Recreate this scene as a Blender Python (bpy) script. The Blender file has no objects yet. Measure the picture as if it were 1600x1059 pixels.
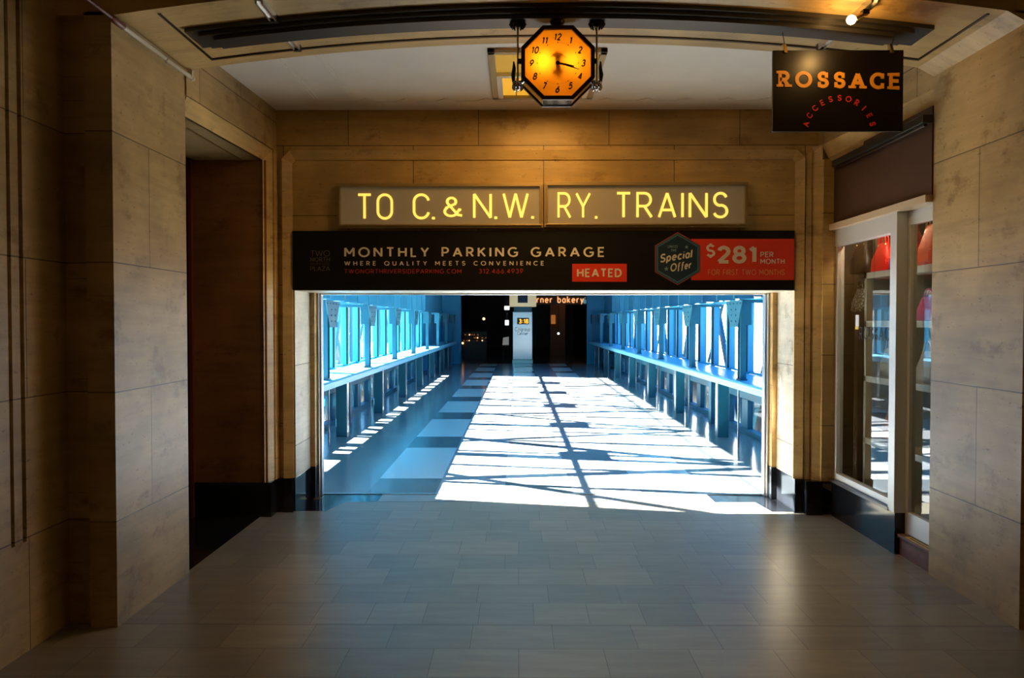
import bpy, math, random
from mathutils import Vector, Matrix, Euler
random.seed(7)
scene = bpy.context.scene
COL = scene.collection

# ------------------------------------------------------------------ camera
F = 1220.0                                   # focal length in pixels of the 1600 wide frame
CAM = Vector((0.0, 0.0, 1.7))
cam_data = bpy.data.cameras.new('camera')
cam_data.sensor_width = 36.0
cam_data.lens = 36.0 * F / 1600.0
cam_data.clip_end = 600
cam = bpy.data.objects.new('camera', cam_data)
COL.objects.link(cam)
cam.location = CAM
EUL = Euler((math.radians(90 - 1.244), 0, math.radians(0.4227)), 'XYZ')
cam.rotation_euler = EUL
scene.camera = cam
RM = EUL.to_matrix()

def P(u, v, Y):
    """world point seen at photo pixel (u, v) on the plane y = Y"""
    d = RM @ Vector(((u - 800.0) / F, -(v - 529.5) / F, -1.0))
    return CAM + d * (Y / d.y)

# ------------------------------------------------------------------ view, world, sun
vs = scene.view_settings
vs.view_transform = 'Standard'
vs.look = 'None'
vs.gamma = 1.0
vs.use_curve_mapping = False
vs.exposure = 1.6
scene.cycles.use_denoising = True
scene.cycles.max_bounces = 12
scene.cycles.diffuse_bounces = 6
scene.cycles.glossy_bounces = 5
scene.cycles.transparent_max_bounces = 24
scene.cycles.sample_clamp_indirect = 6.0

world = bpy.data.worlds.new('sky')
scene.world = world
world.use_nodes = True
wn = world.node_tree
wn.nodes.clear()
w_out = wn.nodes.new('ShaderNodeOutputWorld')
w_bg = wn.nodes.new('ShaderNodeBackground')
w_tc = wn.nodes.new('ShaderNodeTexCoord')
w_sep = wn.nodes.new('ShaderNodeSeparateXYZ')
w_rmp = wn.nodes.new('ShaderNodeValToRGB')
w_rmp.color_ramp.elements[0].position = 0.0
w_rmp.color_ramp.elements[0].color = (0.27, 0.60, 1.0, 1)
w_rmp.color_ramp.elements[1].position = 0.6
w_rmp.color_ramp.elements[1].color = (0.06, 0.30, 1.0, 1)
wn.links.new(w_tc.outputs['Generated'], w_sep.inputs[0])
wn.links.new(w_sep.outputs['Z'], w_rmp.inputs['Fac'])
wn.links.new(w_rmp.outputs['Color'], w_bg.inputs['Color'])
wn.links.new(w_bg.outputs[0], w_out.inputs[0])
w_bg.inputs['Strength'].default_value = 1.6

SUN_DIR = Vector((1.87, -0.40, -1.0)).normalized()
sun_data = bpy.data.lights.new('sun', 'SUN')
sun_data.energy = 58.0
sun_data.angle = math.radians(0.53)
sun_data.color = (1.0, 0.95, 0.88)
sun = bpy.data.objects.new('sun', sun_data)
COL.objects.link(sun)
sun.location = (-30, 20, 30)
sun.rotation_euler = SUN_DIR.to_track_quat('-Z', 'Y').to_euler()

WARM = (1.0, 0.56, 0.20)
def lamp(name, loc, energy, color=WARM, radius=0.06, kind='POINT', rot=None, size=None, parent=None, spot=None):
    d = bpy.data.lights.new(name, kind)
    d.energy = energy
    d.color = color
    if kind == 'AREA':
        d.shape = 'RECTANGLE'
        d.size, d.size_y = size
    else:
        d.shadow_soft_size = radius
    if kind == 'SPOT':
        d.spot_size = spot or 1.2
        d.spot_blend = 0.8
    o = bpy.data.objects.new(name, d)
    COL.objects.link(o)
    o.location = loc
    if rot:
        o.rotation_euler = rot
    return o

# unseen fill lamps added behind the viewer to warm the vestibule (globes built below)
FILL_LAMPS = [(-0.6, -1.2, 4.1), (1.2, -4.2, 4.1)]
for hl in FILL_LAMPS:
    lamp('hall_fill_light', hl, 3.6, (1.0, 0.54, 0.16), 0.16)

# ------------------------------------------------------------------ mesh helper
ORIG = {}
class MB:
    def __init__(self):
        self.v = []; self.f = []
    def quad(self, a, b, c, d):
        n = len(self.v); self.v += [tuple(a), tuple(b), tuple(c), tuple(d)]; self.f.append((n, n+1, n+2, n+3)); return self
    def box(self, x0, x1, y0, y1, z0, z1):
        if x0 > x1: x0, x1 = x1, x0
        if y0 > y1: y0, y1 = y1, y0
        if z0 > z1: z0, z1 = z1, z0
        return self.hexa([(x0,y0,z0),(x1,y0,z0),(x1,y1,z0),(x0,y1,z0),(x0,y0,z1),(x1,y0,z1),(x1,y1,z1),(x0,y1,z1)])
    def hexa(self, p):
        n = len(self.v); self.v += [tuple(q) for q in p]
        for f in ((0,3,2,1),(4,5,6,7),(0,1,5,4),(1,2,6,5),(2,3,7,6),(3,0,4,7)):
            self.f.append(tuple(n+i for i in f))
        return self
    def prism(self, poly, A, B):
        """poly: list of 2-d points, A/B: functions mapping a point to 3-d at both ends"""
        n = len(self.v); k = len(poly)
        self.v += [tuple(A(p)) for p in poly] + [tuple(B(p)) for p in poly]
        self.f.append(tuple(n+i for i in reversed(range(k))))
        self.f.append(tuple(n+k+i for i in range(k)))
        for i in range(k):
            j = (i+1) % k
            self.f.append((n+i, n+j, n+k+j, n+k+i))
        return self
    def ring_loft(self, rings, cap=True):
        n = len(self.v); k = len(rings[0])
        for r in rings: self.v += [tuple(p) for p in r]
        for a in range(len(rings)-1):
            for i in range(k):
                j = (i+1) % k
                self.f.append((n+a*k+i, n+a*k+j, n+(a+1)*k+j, n+(a+1)*k+i))
        if cap:
            self.f.append(tuple(n+i for i in reversed(range(k))))
            self.f.append(tuple(n+(len(rings)-1)*k+i for i in range(k)))
        return self
    def tube(self, pts, r, seg=10, cap=True):
        pts = [Vector(p) for p in pts]; rings = []
        up = Vector((0.0, 0.0, 1.0)); prev = None
        for i, p in enumerate(pts):
            t = (pts[min(i+1, len(pts)-1)] - pts[max(i-1, 0)]).normalized()
            if prev is None:
                a = t.cross(up)
                if a.length < 1e-3: a = t.cross(Vector((1, 0, 0)))
                a.normalize()
            else:
                a = (prev - t * prev.dot(t)).normalized()
            prev = a
            b = t.cross(a)
            rr = r[i] if isinstance(r, (list, tuple)) else r
            rings.append([p + a*rr*math.cos(2*math.pi*s/seg) + b*rr*math.sin(2*math.pi*s/seg) for s in range(seg)])
        return self.ring_loft(rings, cap)
    def lathe(self, prof, c, axis='Z', seg=24):
        c = Vector(c); rings = []
        for r, h in prof:
            ring = []
            for s in range(seg):
                a = 2*math.pi*s/seg; x = r*math.cos(a); y = r*math.sin(a)
                ring.append(c + (Vector((x,y,h)) if axis=='Z' else Vector((x,h,y)) if axis=='Y' else Vector((h,x,y))))
            rings.append(ring)
        return self.ring_loft(rings)
    def ball(self, c, r, seg=16, sx=1, sy=1, sz=1):
        prof = []
        n = seg//2
        for i in range(n+1):
            a = -math.pi/2 + math.pi*i/n
            prof.append((max(1e-4, r*math.cos(a)), r*math.sin(a)))
        c = Vector(c); rings = []
        for rr, h in prof:
            rings.append([c + Vector((rr*math.cos(2*math.pi*s/seg)*sx, rr*math.sin(2*math.pi*s/seg)*sy, h*sz)) for s in range(seg)])
        return self.ring_loft(rings)
    def build(self, name, mat, parent=None, bevel=0, smooth=False, kind=None):
        me = bpy.data.meshes.new(name)
        if parent is None:
            xs = [p[0] for p in self.v]; ys = [p[1] for p in self.v]; zs = [p[2] for p in self.v]
            o = Vector(((min(xs)+max(xs))/2, (min(ys)+max(ys))/2, min(zs)))
        else:
            o = ORIG[parent.name]
        me.from_pydata([(p[0]-o.x, p[1]-o.y, p[2]-o.z) for p in self.v], [], self.f)
        me.update()
        ob = bpy.data.objects.new(name, me)
        COL.objects.link(ob)
        if parent is None: ob.location = o
        else: ob.parent = parent
        ORIG[ob.name] = o
        me.materials.append(mat)
        import bmesh
        bm = bmesh.new(); bm.from_mesh(me)
        bmesh.ops.recalc_face_normals(bm, faces=bm.faces)
        bm.to_mesh(me); bm.free()
        if smooth:
            for p in me.polygons: p.use_smooth = True
            me.set_sharp_from_angle(angle=math.radians(40))
        if bevel:
            m = ob.modifiers.new('bevel', 'BEVEL'); m.width = bevel; m.segments = 2; m.limit_method = 'ANGLE'
        if kind: ob['kind'] = kind
        return ob

def thing(name, loc, label, cat, group=None):
    o = bpy.data.objects.new(name, None)
    o.empty_display_size = 0.1
    COL.objects.link(o); o.location = loc
    ORIG[o.name] = Vector(loc)
    return tag(o, label, cat, group)
def tag(o, label, cat, group=None):
    o['label'] = label; o['category'] = cat
    if group: o['group'] = group
    return o
def struct(mb, name, mat, **k):
    return mb.build(name, mat, kind='structure', **k)
def copy_tree(o, parent=None):
    c = o.copy(); COL.objects.link(c); c.parent = parent
    ORIG[c.name] = ORIG.get(o.name, Vector((0, 0, 0)))
    for ch in list(o.children): copy_tree(ch, c)
    return c

# ------------------------------------------------------------------ materials
class NT:
    def __init__(self, name):
        self.m = bpy.data.materials.new(name); self.m.use_nodes = True
        self.t = self.m.node_tree
        self.b = self.t.nodes['Principled BSDF']
        self.out = self.t.nodes['Material Output']
    def n(self, kind, **k):
        nd = self.t.nodes.new(kind)
        for a, b in k.items(): setattr(nd, a, b)
        return nd
    def link(self, a, b): self.t.links.new(a, b)
    def math(self, op, a, b=None):
        nd = self.n('ShaderNodeMath', operation=op)
        for i, x in enumerate((a, b)):
            if x is None: continue
            if isinstance(x, (int, float)): nd.inputs[i].default_value = x
            else: self.link(x, nd.inputs[i])
        return nd.outputs[0]
    def mix(self, fac, a, b, mode='MIX'):
        nd = self.n('ShaderNodeMixRGB', blend_type=mode)
        for i, x in enumerate((fac, a, b)):
            if isinstance(x, (int, float)): nd.inputs[i].default_value = x
            elif isinstance(x, tuple): nd.inputs[i].default_value = (*x, 1) if len(x) == 3 else x
            else: self.link(x, nd.inputs[i])
        return nd.outputs[0]
    def pos(self):
        g = self.n('ShaderNodeNewGeometry'); s = self.n('ShaderNodeSeparateXYZ')
        self.link(g.outputs['Position'], s.inputs[0]); return s.outputs
    def vec(self, x, y, z=0.0):
        c = self.n('ShaderNodeCombineXYZ')
        for i, q in enumerate((x, y, z)):
            if isinstance(q, (int, float)): c.inputs[i].default_value = q
            else: self.link(q, c.inputs[i])
        return c.outputs[0]
    def noise(self, vec, scale, detail=4, rough=0.55):
        nd = self.n('ShaderNodeTexNoise'); self.link(vec, nd.inputs['Vector'])
        nd.inputs['Scale'].default_value = scale; nd.inputs['Detail'].default_value = detail
        nd.inputs['Roughness'].default_value = rough
        return nd.outputs['Fac']
    def ramp(self, fac, stops):
        nd = self.n('ShaderNodeValToRGB'); self.link(fac, nd.inputs[0])
        e = nd.color_ramp.elements
        while len(e) < len(stops): e.new(0.5)
        for q, (p, c) in zip(e, stops):
            q.position = p; q.color = (*c, 1) if isinstance(c, tuple) else (c, c, c, 1)
        return nd.outputs[0]
    def bump(self, h, strength=0.2, dist=0.01):
        nd = self.n('ShaderNodeBump'); self.link(h, nd.inputs['Height'])
        nd.inputs['Strength'].default_value = strength; nd.inputs['Distance'].default_value = dist
        self.link(nd.outputs[0], self.b.inputs['Normal'])

def plain(name, col, rough=0.5, metal=0.0, emit=None, estr=0.0, spec=0.5, var=0.0, vscale=6.0):
    t = NT(name); b = t.b
    b.inputs['Base Color'].default_value = (*col, 1)
    b.inputs['Roughness'].default_value = rough; b.inputs['Metallic'].default_value = metal
    b.inputs['Specular IOR Level'].default_value = spec
    if var:
        p = t.pos(); nz = t.noise(t.vec(p[0], p[1], p[2]), vscale)
        c = t.mix(1.0, t.mix(0.0, col, col), t.ramp(nz, [(0.3, 1.0-var), (0.7, 1.0)]), 'MULTIPLY')
        t.link(c, b.inputs['Base Color'])
        t.bump(nz, 0.05)
    if emit:
        b.inputs['Emission Color'].default_value = (*emit, 1); b.inputs['Emission Strength'].default_value = estr
    return t.m

def travertine(name, ax, base=(0.58, 0.385, 0.145), joint=(1.45, 0.72, 0.59, 0.35), rough=0.42):
    t = NT(name); p = t.pos()
    h = p[0] if ax == 'X' else p[1]
    if ax == 'XY': h = p[0]
    z = p[2] if ax != 'XY' else p[1]
    v = t.vec(t.math('MULTIPLY', h, 0.8), t.math('MULTIPLY', z, 7.0), t.math('MULTIPLY', p[1] if ax == 'X' else p[0], 0.8))
    bands = t.noise(v, 2.2, 7, 0.62)
    cloud = t.noise(t.vec(p[0], p[1], p[2]), 1.3, 4, 0.6)
    pv = t.vec(t.math('MULTIPLY', h, 14.0), t.math('MULTIPLY', z, 34.0), p[1] if ax == 'X' else p[0])
    pits = t.ramp(t.noise(pv, 1.6, 3, 0.6), [(0.27, 0.35), (0.36, 1.0)])
    c = t.ramp(bands, [(0.25, tuple(x*0.76 for x in base)), (0.55, base), (0.8, tuple(min(1, x*1.12) for x in base))])
    c = t.mix(1.0, c, t.ramp(cloud, [(0.3, 0.60), (0.65, 1.08)]), 'MULTIPLY')
    c = t.mix(0.8, c, pits, 'MULTIPLY')
    st = t.noise(t.vec(t.math('MULTIPLY', p[0], 1.0), t.math('MULTIPLY', p[1], 1.0), t.math('MULTIPLY', p[2], 1.6)), 2.6, 6, 0.7)
    c = t.mix(0.85, c, t.ramp(st, [(0.33, (0.55, 0.47, 0.38)), (0.43, (1.0, 1.0, 1.0)), (0.66, (1.0, 1.0, 1.0)), (0.74, (1.15, 1.18, 1.25))]), 'MULTIPLY')
    if joint:
        br = t.n('ShaderNodeTexBrick')
        br.offset = 0.5; br.offset_frequency = 2
        t.link(t.vec(t.math('ADD', h, joint[3]), t.math('SUBTRACT', z, joint[2] - 7.2)), br.inputs['Vector'])
        br.inputs['Scale'].default_value = 1.0
        br.inputs['Brick Width'].default_value = joint[0]; br.inputs['Row Height'].default_value = joint[1]
        br.inputs['Mortar Size'].default_value = 0.004; br.inputs['Mortar Smooth'].default_value = 0.2
        br.inputs['Color1'].default_value = (1, 1, 1, 1); br.inputs['Color2'].default_value = (0.84, 0.82, 0.80, 1)
        br.inputs['Mortar'].default_value = (0.25, 0.22, 0.2, 1)
        c = t.mix(1.0, c, br.outputs['Color'], 'MULTIPLY')
        hh = t.math('SUBTRACT', t.math('MULTIPLY', pits, 0.5), br.outputs['Fac'])
        t.bump(hh, 0.35, 0.006)
    else:
        t.bump(pits, 0.25, 0.006)
    t.link(c, t.b.inputs['Base Color'])
    t.b.inputs['Roughness'].default_value = rough
    return t.m

M = {}
M['stone_y'] = travertine('travertine side walls', 'Y', base=(0.57, 0.40, 0.18))
M['stone_x'] = travertine('travertine back wall', 'X', base=(0.58, 0.36, 0.10), joint=(1.16, 0.62, 0.55, 0.93))
M['stone_daylit'] = travertine('daylit travertine lining', 'Y', base=(0.66, 0.57, 0.42))  # daylight on the reveals put into a paler stone colour
M['stone_flat'] = travertine('travertine soffit', 'XY', joint=None)
M['stone_trim'] = travertine('travertine trim', 'X', base=(0.70, 0.47, 0.18), joint=None, rough=0.38)
M['black_marble'] = plain('polished black marble', (0.012, 0.013, 0.016), 0.12, var=0.4, vscale=3)
M['plaster'] = plain('cream ceiling plaster', (0.86, 0.82, 0.74), 0.8, var=0.08, vscale=2)
M['hall_ceiling'] = plain('hall ceiling plaster', (0.35, 0.24, 0.13), 0.8, var=0.1)
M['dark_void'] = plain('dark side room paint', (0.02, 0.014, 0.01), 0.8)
M['bronze'] = plain('aged bronze', (0.36, 0.25, 0.10), 0.36, 0.45)
M['brass'] = plain('dull brass', (0.45, 0.31, 0.12), 0.32, 1.0)
M['dark_bronze'] = plain('dark bronze', (0.035, 0.018, 0.008), 0.35, 0.7)
M['black_metal'] = plain('black painted steel', (0.02, 0.018, 0.016), 0.38, 0.3)
M['beam_metal'] = plain('dark polished beam', (0.05, 0.045, 0.04), 0.33, 0.4)
M['silver'] = plain('brushed aluminium', (0.66, 0.64, 0.60), 0.33, 1.0, var=0.08, vscale=30)
M['chrome'] = plain('polished metal', (0.8, 0.82, 0.85), 0.12, 1.0)
M['steel'] = plain('brushed stainless steel', (0.62, 0.64, 0.66), 0.24, 1.0)
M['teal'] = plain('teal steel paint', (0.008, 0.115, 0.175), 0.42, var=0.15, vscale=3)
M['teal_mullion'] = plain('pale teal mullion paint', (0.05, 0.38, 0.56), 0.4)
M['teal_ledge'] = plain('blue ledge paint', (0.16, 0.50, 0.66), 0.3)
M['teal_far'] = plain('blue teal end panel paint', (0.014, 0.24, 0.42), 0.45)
M['roof'] = plain('teal roof deck', (0.02, 0.12, 0.16), 0.6)
M['maroon'] = plain('maroon painted panel', (0.085, 0.036, 0.022), 0.45, var=0.3, vscale=4)
M['white_paint'] = plain('cream shelf laminate', (0.62, 0.58, 0.46), 0.5)
M['banner_black'] = plain('black vinyl', (0.006, 0.005, 0.005), 0.6, spec=0.2)
M['sign_black'] = plain('black sign lacquer', (0.006, 0.004, 0.003), 0.33, spec=0.35)
M['print_cream'] = plain('cream print', (0.82, 0.74, 0.62), 0.6)
M['print_grey'] = plain('faded bronze print', (0.16, 0.12, 0.07), 0.6)
M['print_dark'] = plain('very dark bronze print', (0.05, 0.03, 0.015), 0.6)
M['print_red'] = plain('deep red print', (0.42, 0.03, 0.01), 0.6)
M['panel_red'] = plain('bright red vinyl', (0.80, 0.035, 0.008), 0.55)
M['print_orange'] = plain('orange print', (0.80, 0.33, 0.10), 0.6)
M['badge_navy'] = plain('navy badge print', (0.003, 0.028, 0.060), 0.6)
M['badge_teal'] = plain('teal badge print', (0.012, 0.10, 0.15), 0.6)
M['badge_pale'] = plain('pale teal print', (0.22, 0.36, 0.36), 0.6)
M['sign_yellow'] = plain('orange painted letters', (0.85, 0.36, 0.03), 0.45)
M['sign_red'] = plain('red painted letters', (0.75, 0.04, 0.008), 0.5)
M['letter_glow'] = plain('lit sign lettering', (0.8, 0.6, 0.2), 0.4, emit=(1.0, 0.62, 0.10), estr=0.42)
M['sign_panel'] = plain('grey frosted sign glass', (0.34, 0.28, 0.18), 0.35, emit=(1.0, 0.75, 0.40), estr=0.012)
M['black_ink'] = plain('black ink', (0.01, 0.008, 0.006), 0.5)
M['bulb'] = plain('lit bulb glass', (1, 0.9, 0.7), 0.3, emit=(1.0, 0.72, 0.34), estr=8.0)
M['frame_paint'] = plain('satin pale aluminium', (0.74, 0.72, 0.68), 0.42, 0.35)
M['tube_glass'] = plain('unlit tube glass', (0.60, 0.52, 0.38), 0.25)
M['rust_pipe'] = plain('red brown conduit', (0.16, 0.03, 0.015), 0.45)
M['gold_panel'] = plain('gold light diffuser', (0.5, 0.33, 0.08), 0.4, emit=(1.0, 0.55, 0.05), estr=0.10)
M['gold_panel_bright'] = plain('bright gold light diffuser', (0.6, 0.4, 0.1), 0.4, emit=(1.0, 0.50, 0.03), estr=0.22)
M['fixture_frame'] = plain('tan fixture frame', (0.45, 0.36, 0.20), 0.4)
M['fixture_white'] = plain('white fixture frame', (0.80, 0.77, 0.68), 0.4)
M['globe'] = plain('fill globe glass', (0.9, 0.8, 0.6), 0.3, emit=(1.0, 0.66, 0.30), estr=2.0)
M['wood_step'] = plain('red brown wood', (0.22, 0.075, 0.035), 0.45, var=0.35, vscale=9)
M['label_yellow'] = plain('yellow safety tape', (0.62, 0.42, 0.02), 0.5)
M['outlet'] = plain('ivory plastic', (0.62, 0.56, 0.42), 0.4)
M['paving'] = plain('pale concrete paving', (0.45, 0.44, 0.41), 0.8, var=0.3, vscale=0.3)
M['building'] = plain('pale stone facade', (0.62, 0.58, 0.50), 0.8, var=0.25, vscale=0.35)
M['girder'] = plain('dark outer girder paint', (0.006, 0.012, 0.016), 0.6)
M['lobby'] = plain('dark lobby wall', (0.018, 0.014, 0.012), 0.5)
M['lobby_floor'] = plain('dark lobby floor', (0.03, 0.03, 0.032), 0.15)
M['sign_orange_glow'] = plain('lit orange lettering', (0.8, 0.4, 0.2), 0.4, emit=(1.0, 0.42, 0.15), estr=0.4)
M['led_orange'] = plain('amber display digits', (0.9, 0.4, 0.05), 0.4, emit=(1.0, 0.36, 0.02), estr=0.8)
M['cream_box'] = plain('cream light box', (0.75, 0.62, 0.38), 0.5, emit=(1.0, 0.78, 0.42), estr=0.12)
M['navy'] = plain('navy blue panel', (0.006, 0.012, 0.05), 0.5)
M['spark_warm'] = plain('small warm bulb', (1, 0.6, 0.3), 0.3, emit=(1.0, 0.45, 0.16), estr=1.6)
M['spark_white'] = plain('small white light', (0.9, 0.95, 1), 0.3, emit=(0.75, 0.92, 1.0), estr=0.7)
M['amber_glass'] = plain('amber lit panel', (0.5, 0.2, 0.05), 0.4, emit=(1.0, 0.32, 0.05), estr=0.1)

# window glass: mirror at grazing angles, clear otherwise, lets the sun through
def glass(name, tint=(1, 1, 1), ior=1.5, boost=1.0):
    t = NT(name)
    tr = t.n('ShaderNodeBsdfTransparent'); tr.inputs[0].default_value = (*tint, 1)
    gl = t.n('ShaderNodeBsdfGlossy'); gl.inputs['Roughness'].default_value = 0.0
    fr = t.n('ShaderNodeFresnel'); fr.inputs['IOR'].default_value = ior
    mx = t.n('ShaderNodeMixShader')
    ge = t.n('ShaderNodeNewGeometry')
    fac = t.math('MULTIPLY', t.math('MINIMUM', t.math('MULTIPLY', fr.outputs[0], boost), 1.0), t.math('SUBTRACT', 1.0, ge.outputs['Backfacing']))
    t.link(fac, mx.inputs[0])
    t.link(tr.outputs[0], mx.inputs[1]); t.link(gl.outputs[0], mx.inputs[2])
    t.link(mx.outputs[0], t.out.inputs['Surface'])
    return t.m
M['glass'] = glass('clear window glass', (0.93, 0.97, 0.98))
M['shop_glass'] = glass('shop window glass', (0.85, 0.88, 0.88), 1.5, 1.6)

# clock dial: opal glass lit from inside by its bulbs
def dial_mat():
    t = NT('amber opal dial glass')
    tl = t.n('ShaderNodeBsdfTranslucent'); tl.inputs[0].default_value = (0.95, 0.62, 0.13, 1)
    df = t.n('ShaderNodeBsdfDiffuse'); df.inputs[0].default_value = (0.5, 0.27, 0.06, 1)
    mx = t.n('ShaderNodeMixShader'); mx.inputs[0].default_value = 0.35
    t.link(tl.outputs[0], mx.inputs[1]); t.link(df.outputs[0], mx.inputs[2])
    t.link(mx.outputs[0], t.out.inputs['Surface'])
    return t.m
M['dial'] = dial_mat()

def hall_floor_mat():
    t = NT('worn stone floor tiles'); p = t.pos()
    br = t.n('ShaderNodeTexBrick'); br.offset = 0.42; br.offset_frequency = 2; br.squash = 0.72; br.squash_frequency = 3
    t.link(t.vec(t.math('ADD', p[0], 20.05), t.math('ADD', p[1], 9.9 - 4.36 + 0.33*30 - 9.9)), br.inputs['Vector'])
    br.inputs['Scale'].default_value = 1.0
    br.inputs['Brick Width'].default_value = 0.44; br.inputs['Row Height'].default_value = 0.33
    br.inputs['Mortar Size'].default_value = 0.0022; br.inputs['Mortar Smooth'].default_value = 0.3
    br.inputs['Color1'].default_value = (0.30, 0.265, 0.205, 1); br.inputs['Color2'].default_value = (0.205, 0.19, 0.155, 1)
    br.inputs['Mortar'].default_value = (0.10, 0.075, 0.05, 1)
    nz = t.noise(t.vec(t.math('MULTIPLY', p[0], 1.0), t.math('MULTIPLY', p[1], 5.0)), 2.5, 5)
    c = t.mix(1.0, br.outputs['Color'], t.ramp(nz, [(0.3, 0.78), (0.7, 1.06)]), 'MULTIPLY')
    crack = t.math('LESS_THAN', t.math('ABSOLUTE', t.math('SUBTRACT', p[1], t.math('ADD', 4.33, t.math('MULTIPLY', t.noise(t.vec(p[0], 0.0), 1.2, 2), 0.03)))), 0.004)
    c = t.mix(crack, c, (0.05, 0.04, 0.03))
    t.link(c, t.b.inputs['Base Color'])
    t.b.inputs['Roughness'].default_value = 0.32
    t.b.inputs['Specular IOR Level'].default_value = 0.85
    return t.m
M['hall_floor'] = hall_floor_mat()

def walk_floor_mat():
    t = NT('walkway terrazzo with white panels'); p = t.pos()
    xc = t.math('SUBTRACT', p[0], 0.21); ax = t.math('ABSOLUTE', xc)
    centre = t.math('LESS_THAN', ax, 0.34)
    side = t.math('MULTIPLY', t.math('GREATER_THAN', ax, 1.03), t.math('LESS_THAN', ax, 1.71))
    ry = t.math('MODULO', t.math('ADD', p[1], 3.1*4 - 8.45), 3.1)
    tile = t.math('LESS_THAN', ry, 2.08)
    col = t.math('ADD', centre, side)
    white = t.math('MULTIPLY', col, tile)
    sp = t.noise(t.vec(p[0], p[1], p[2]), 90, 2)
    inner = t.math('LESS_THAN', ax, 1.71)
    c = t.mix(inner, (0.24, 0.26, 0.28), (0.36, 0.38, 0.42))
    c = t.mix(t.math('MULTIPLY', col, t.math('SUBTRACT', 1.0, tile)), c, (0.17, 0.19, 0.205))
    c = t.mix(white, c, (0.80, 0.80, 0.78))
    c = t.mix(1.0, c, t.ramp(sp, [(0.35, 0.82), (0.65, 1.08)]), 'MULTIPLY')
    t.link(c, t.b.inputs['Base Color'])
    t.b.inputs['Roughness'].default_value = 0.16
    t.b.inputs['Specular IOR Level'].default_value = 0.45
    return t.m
M['walk_floor'] = walk_floor_mat()

def snake_mat():
    t = NT('snakeskin leather'); p = t.pos()
    vo = t.n('ShaderNodeTexVoronoi'); vo.feature = 'DISTANCE_TO_EDGE'
    t.link(t.vec(p[0], p[1], p[2]), vo.inputs['Vector']); vo.inputs['Scale'].default_value = 34
    t.link(t.ramp(vo.outputs['Distance'], [(0.10, (0.05, 0.045, 0.04)), (0.22, (0.50, 0.60, 0.62))]), t.b.inputs['Base Color'])
    t.b.inputs['Roughness'].default_value = 0.35
    return t.m
M['snake'] = snake_mat()
def floral_mat():
    t = NT('pink and orange patterned leather'); p = t.pos()
    nz = t.noise(t.vec(p[0], p[1], p[2]), 14, 3)
    t.link(t.ramp(nz, [(0.35, (0.55, 0.03, 0.10)), (0.5, (0.75, 0.10, 0.03)), (0.62, (0.70, 0.38, 0.05))]), t.b.inputs['Base Color'])
    t.b.inputs['Roughness'].default_value = 0.4
    return t.m
M['floral'] = floral_mat()
for nm, c in (('bag_red', (0.75, 0.02, 0.008)), ('bag_dark', (0.035, 0.022, 0.014)), ('bag_purple', (0.10, 0.07, 0.50)), ('bag_orange', (0.72, 0.09, 0.015)), ('bag_tan', (0.50, 0.20, 0.06)), ('bag_pink', (0.62, 0.10, 0.22)), ('bag_teal', (0.02, 0.26, 0.32)), ('bag_black', (0.012, 0.012, 0.014)), ('bag_cream', (0.50, 0.42, 0.30))):
    M[nm] = plain(nm.replace('_', ' leather '), c, 0.38)

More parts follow.
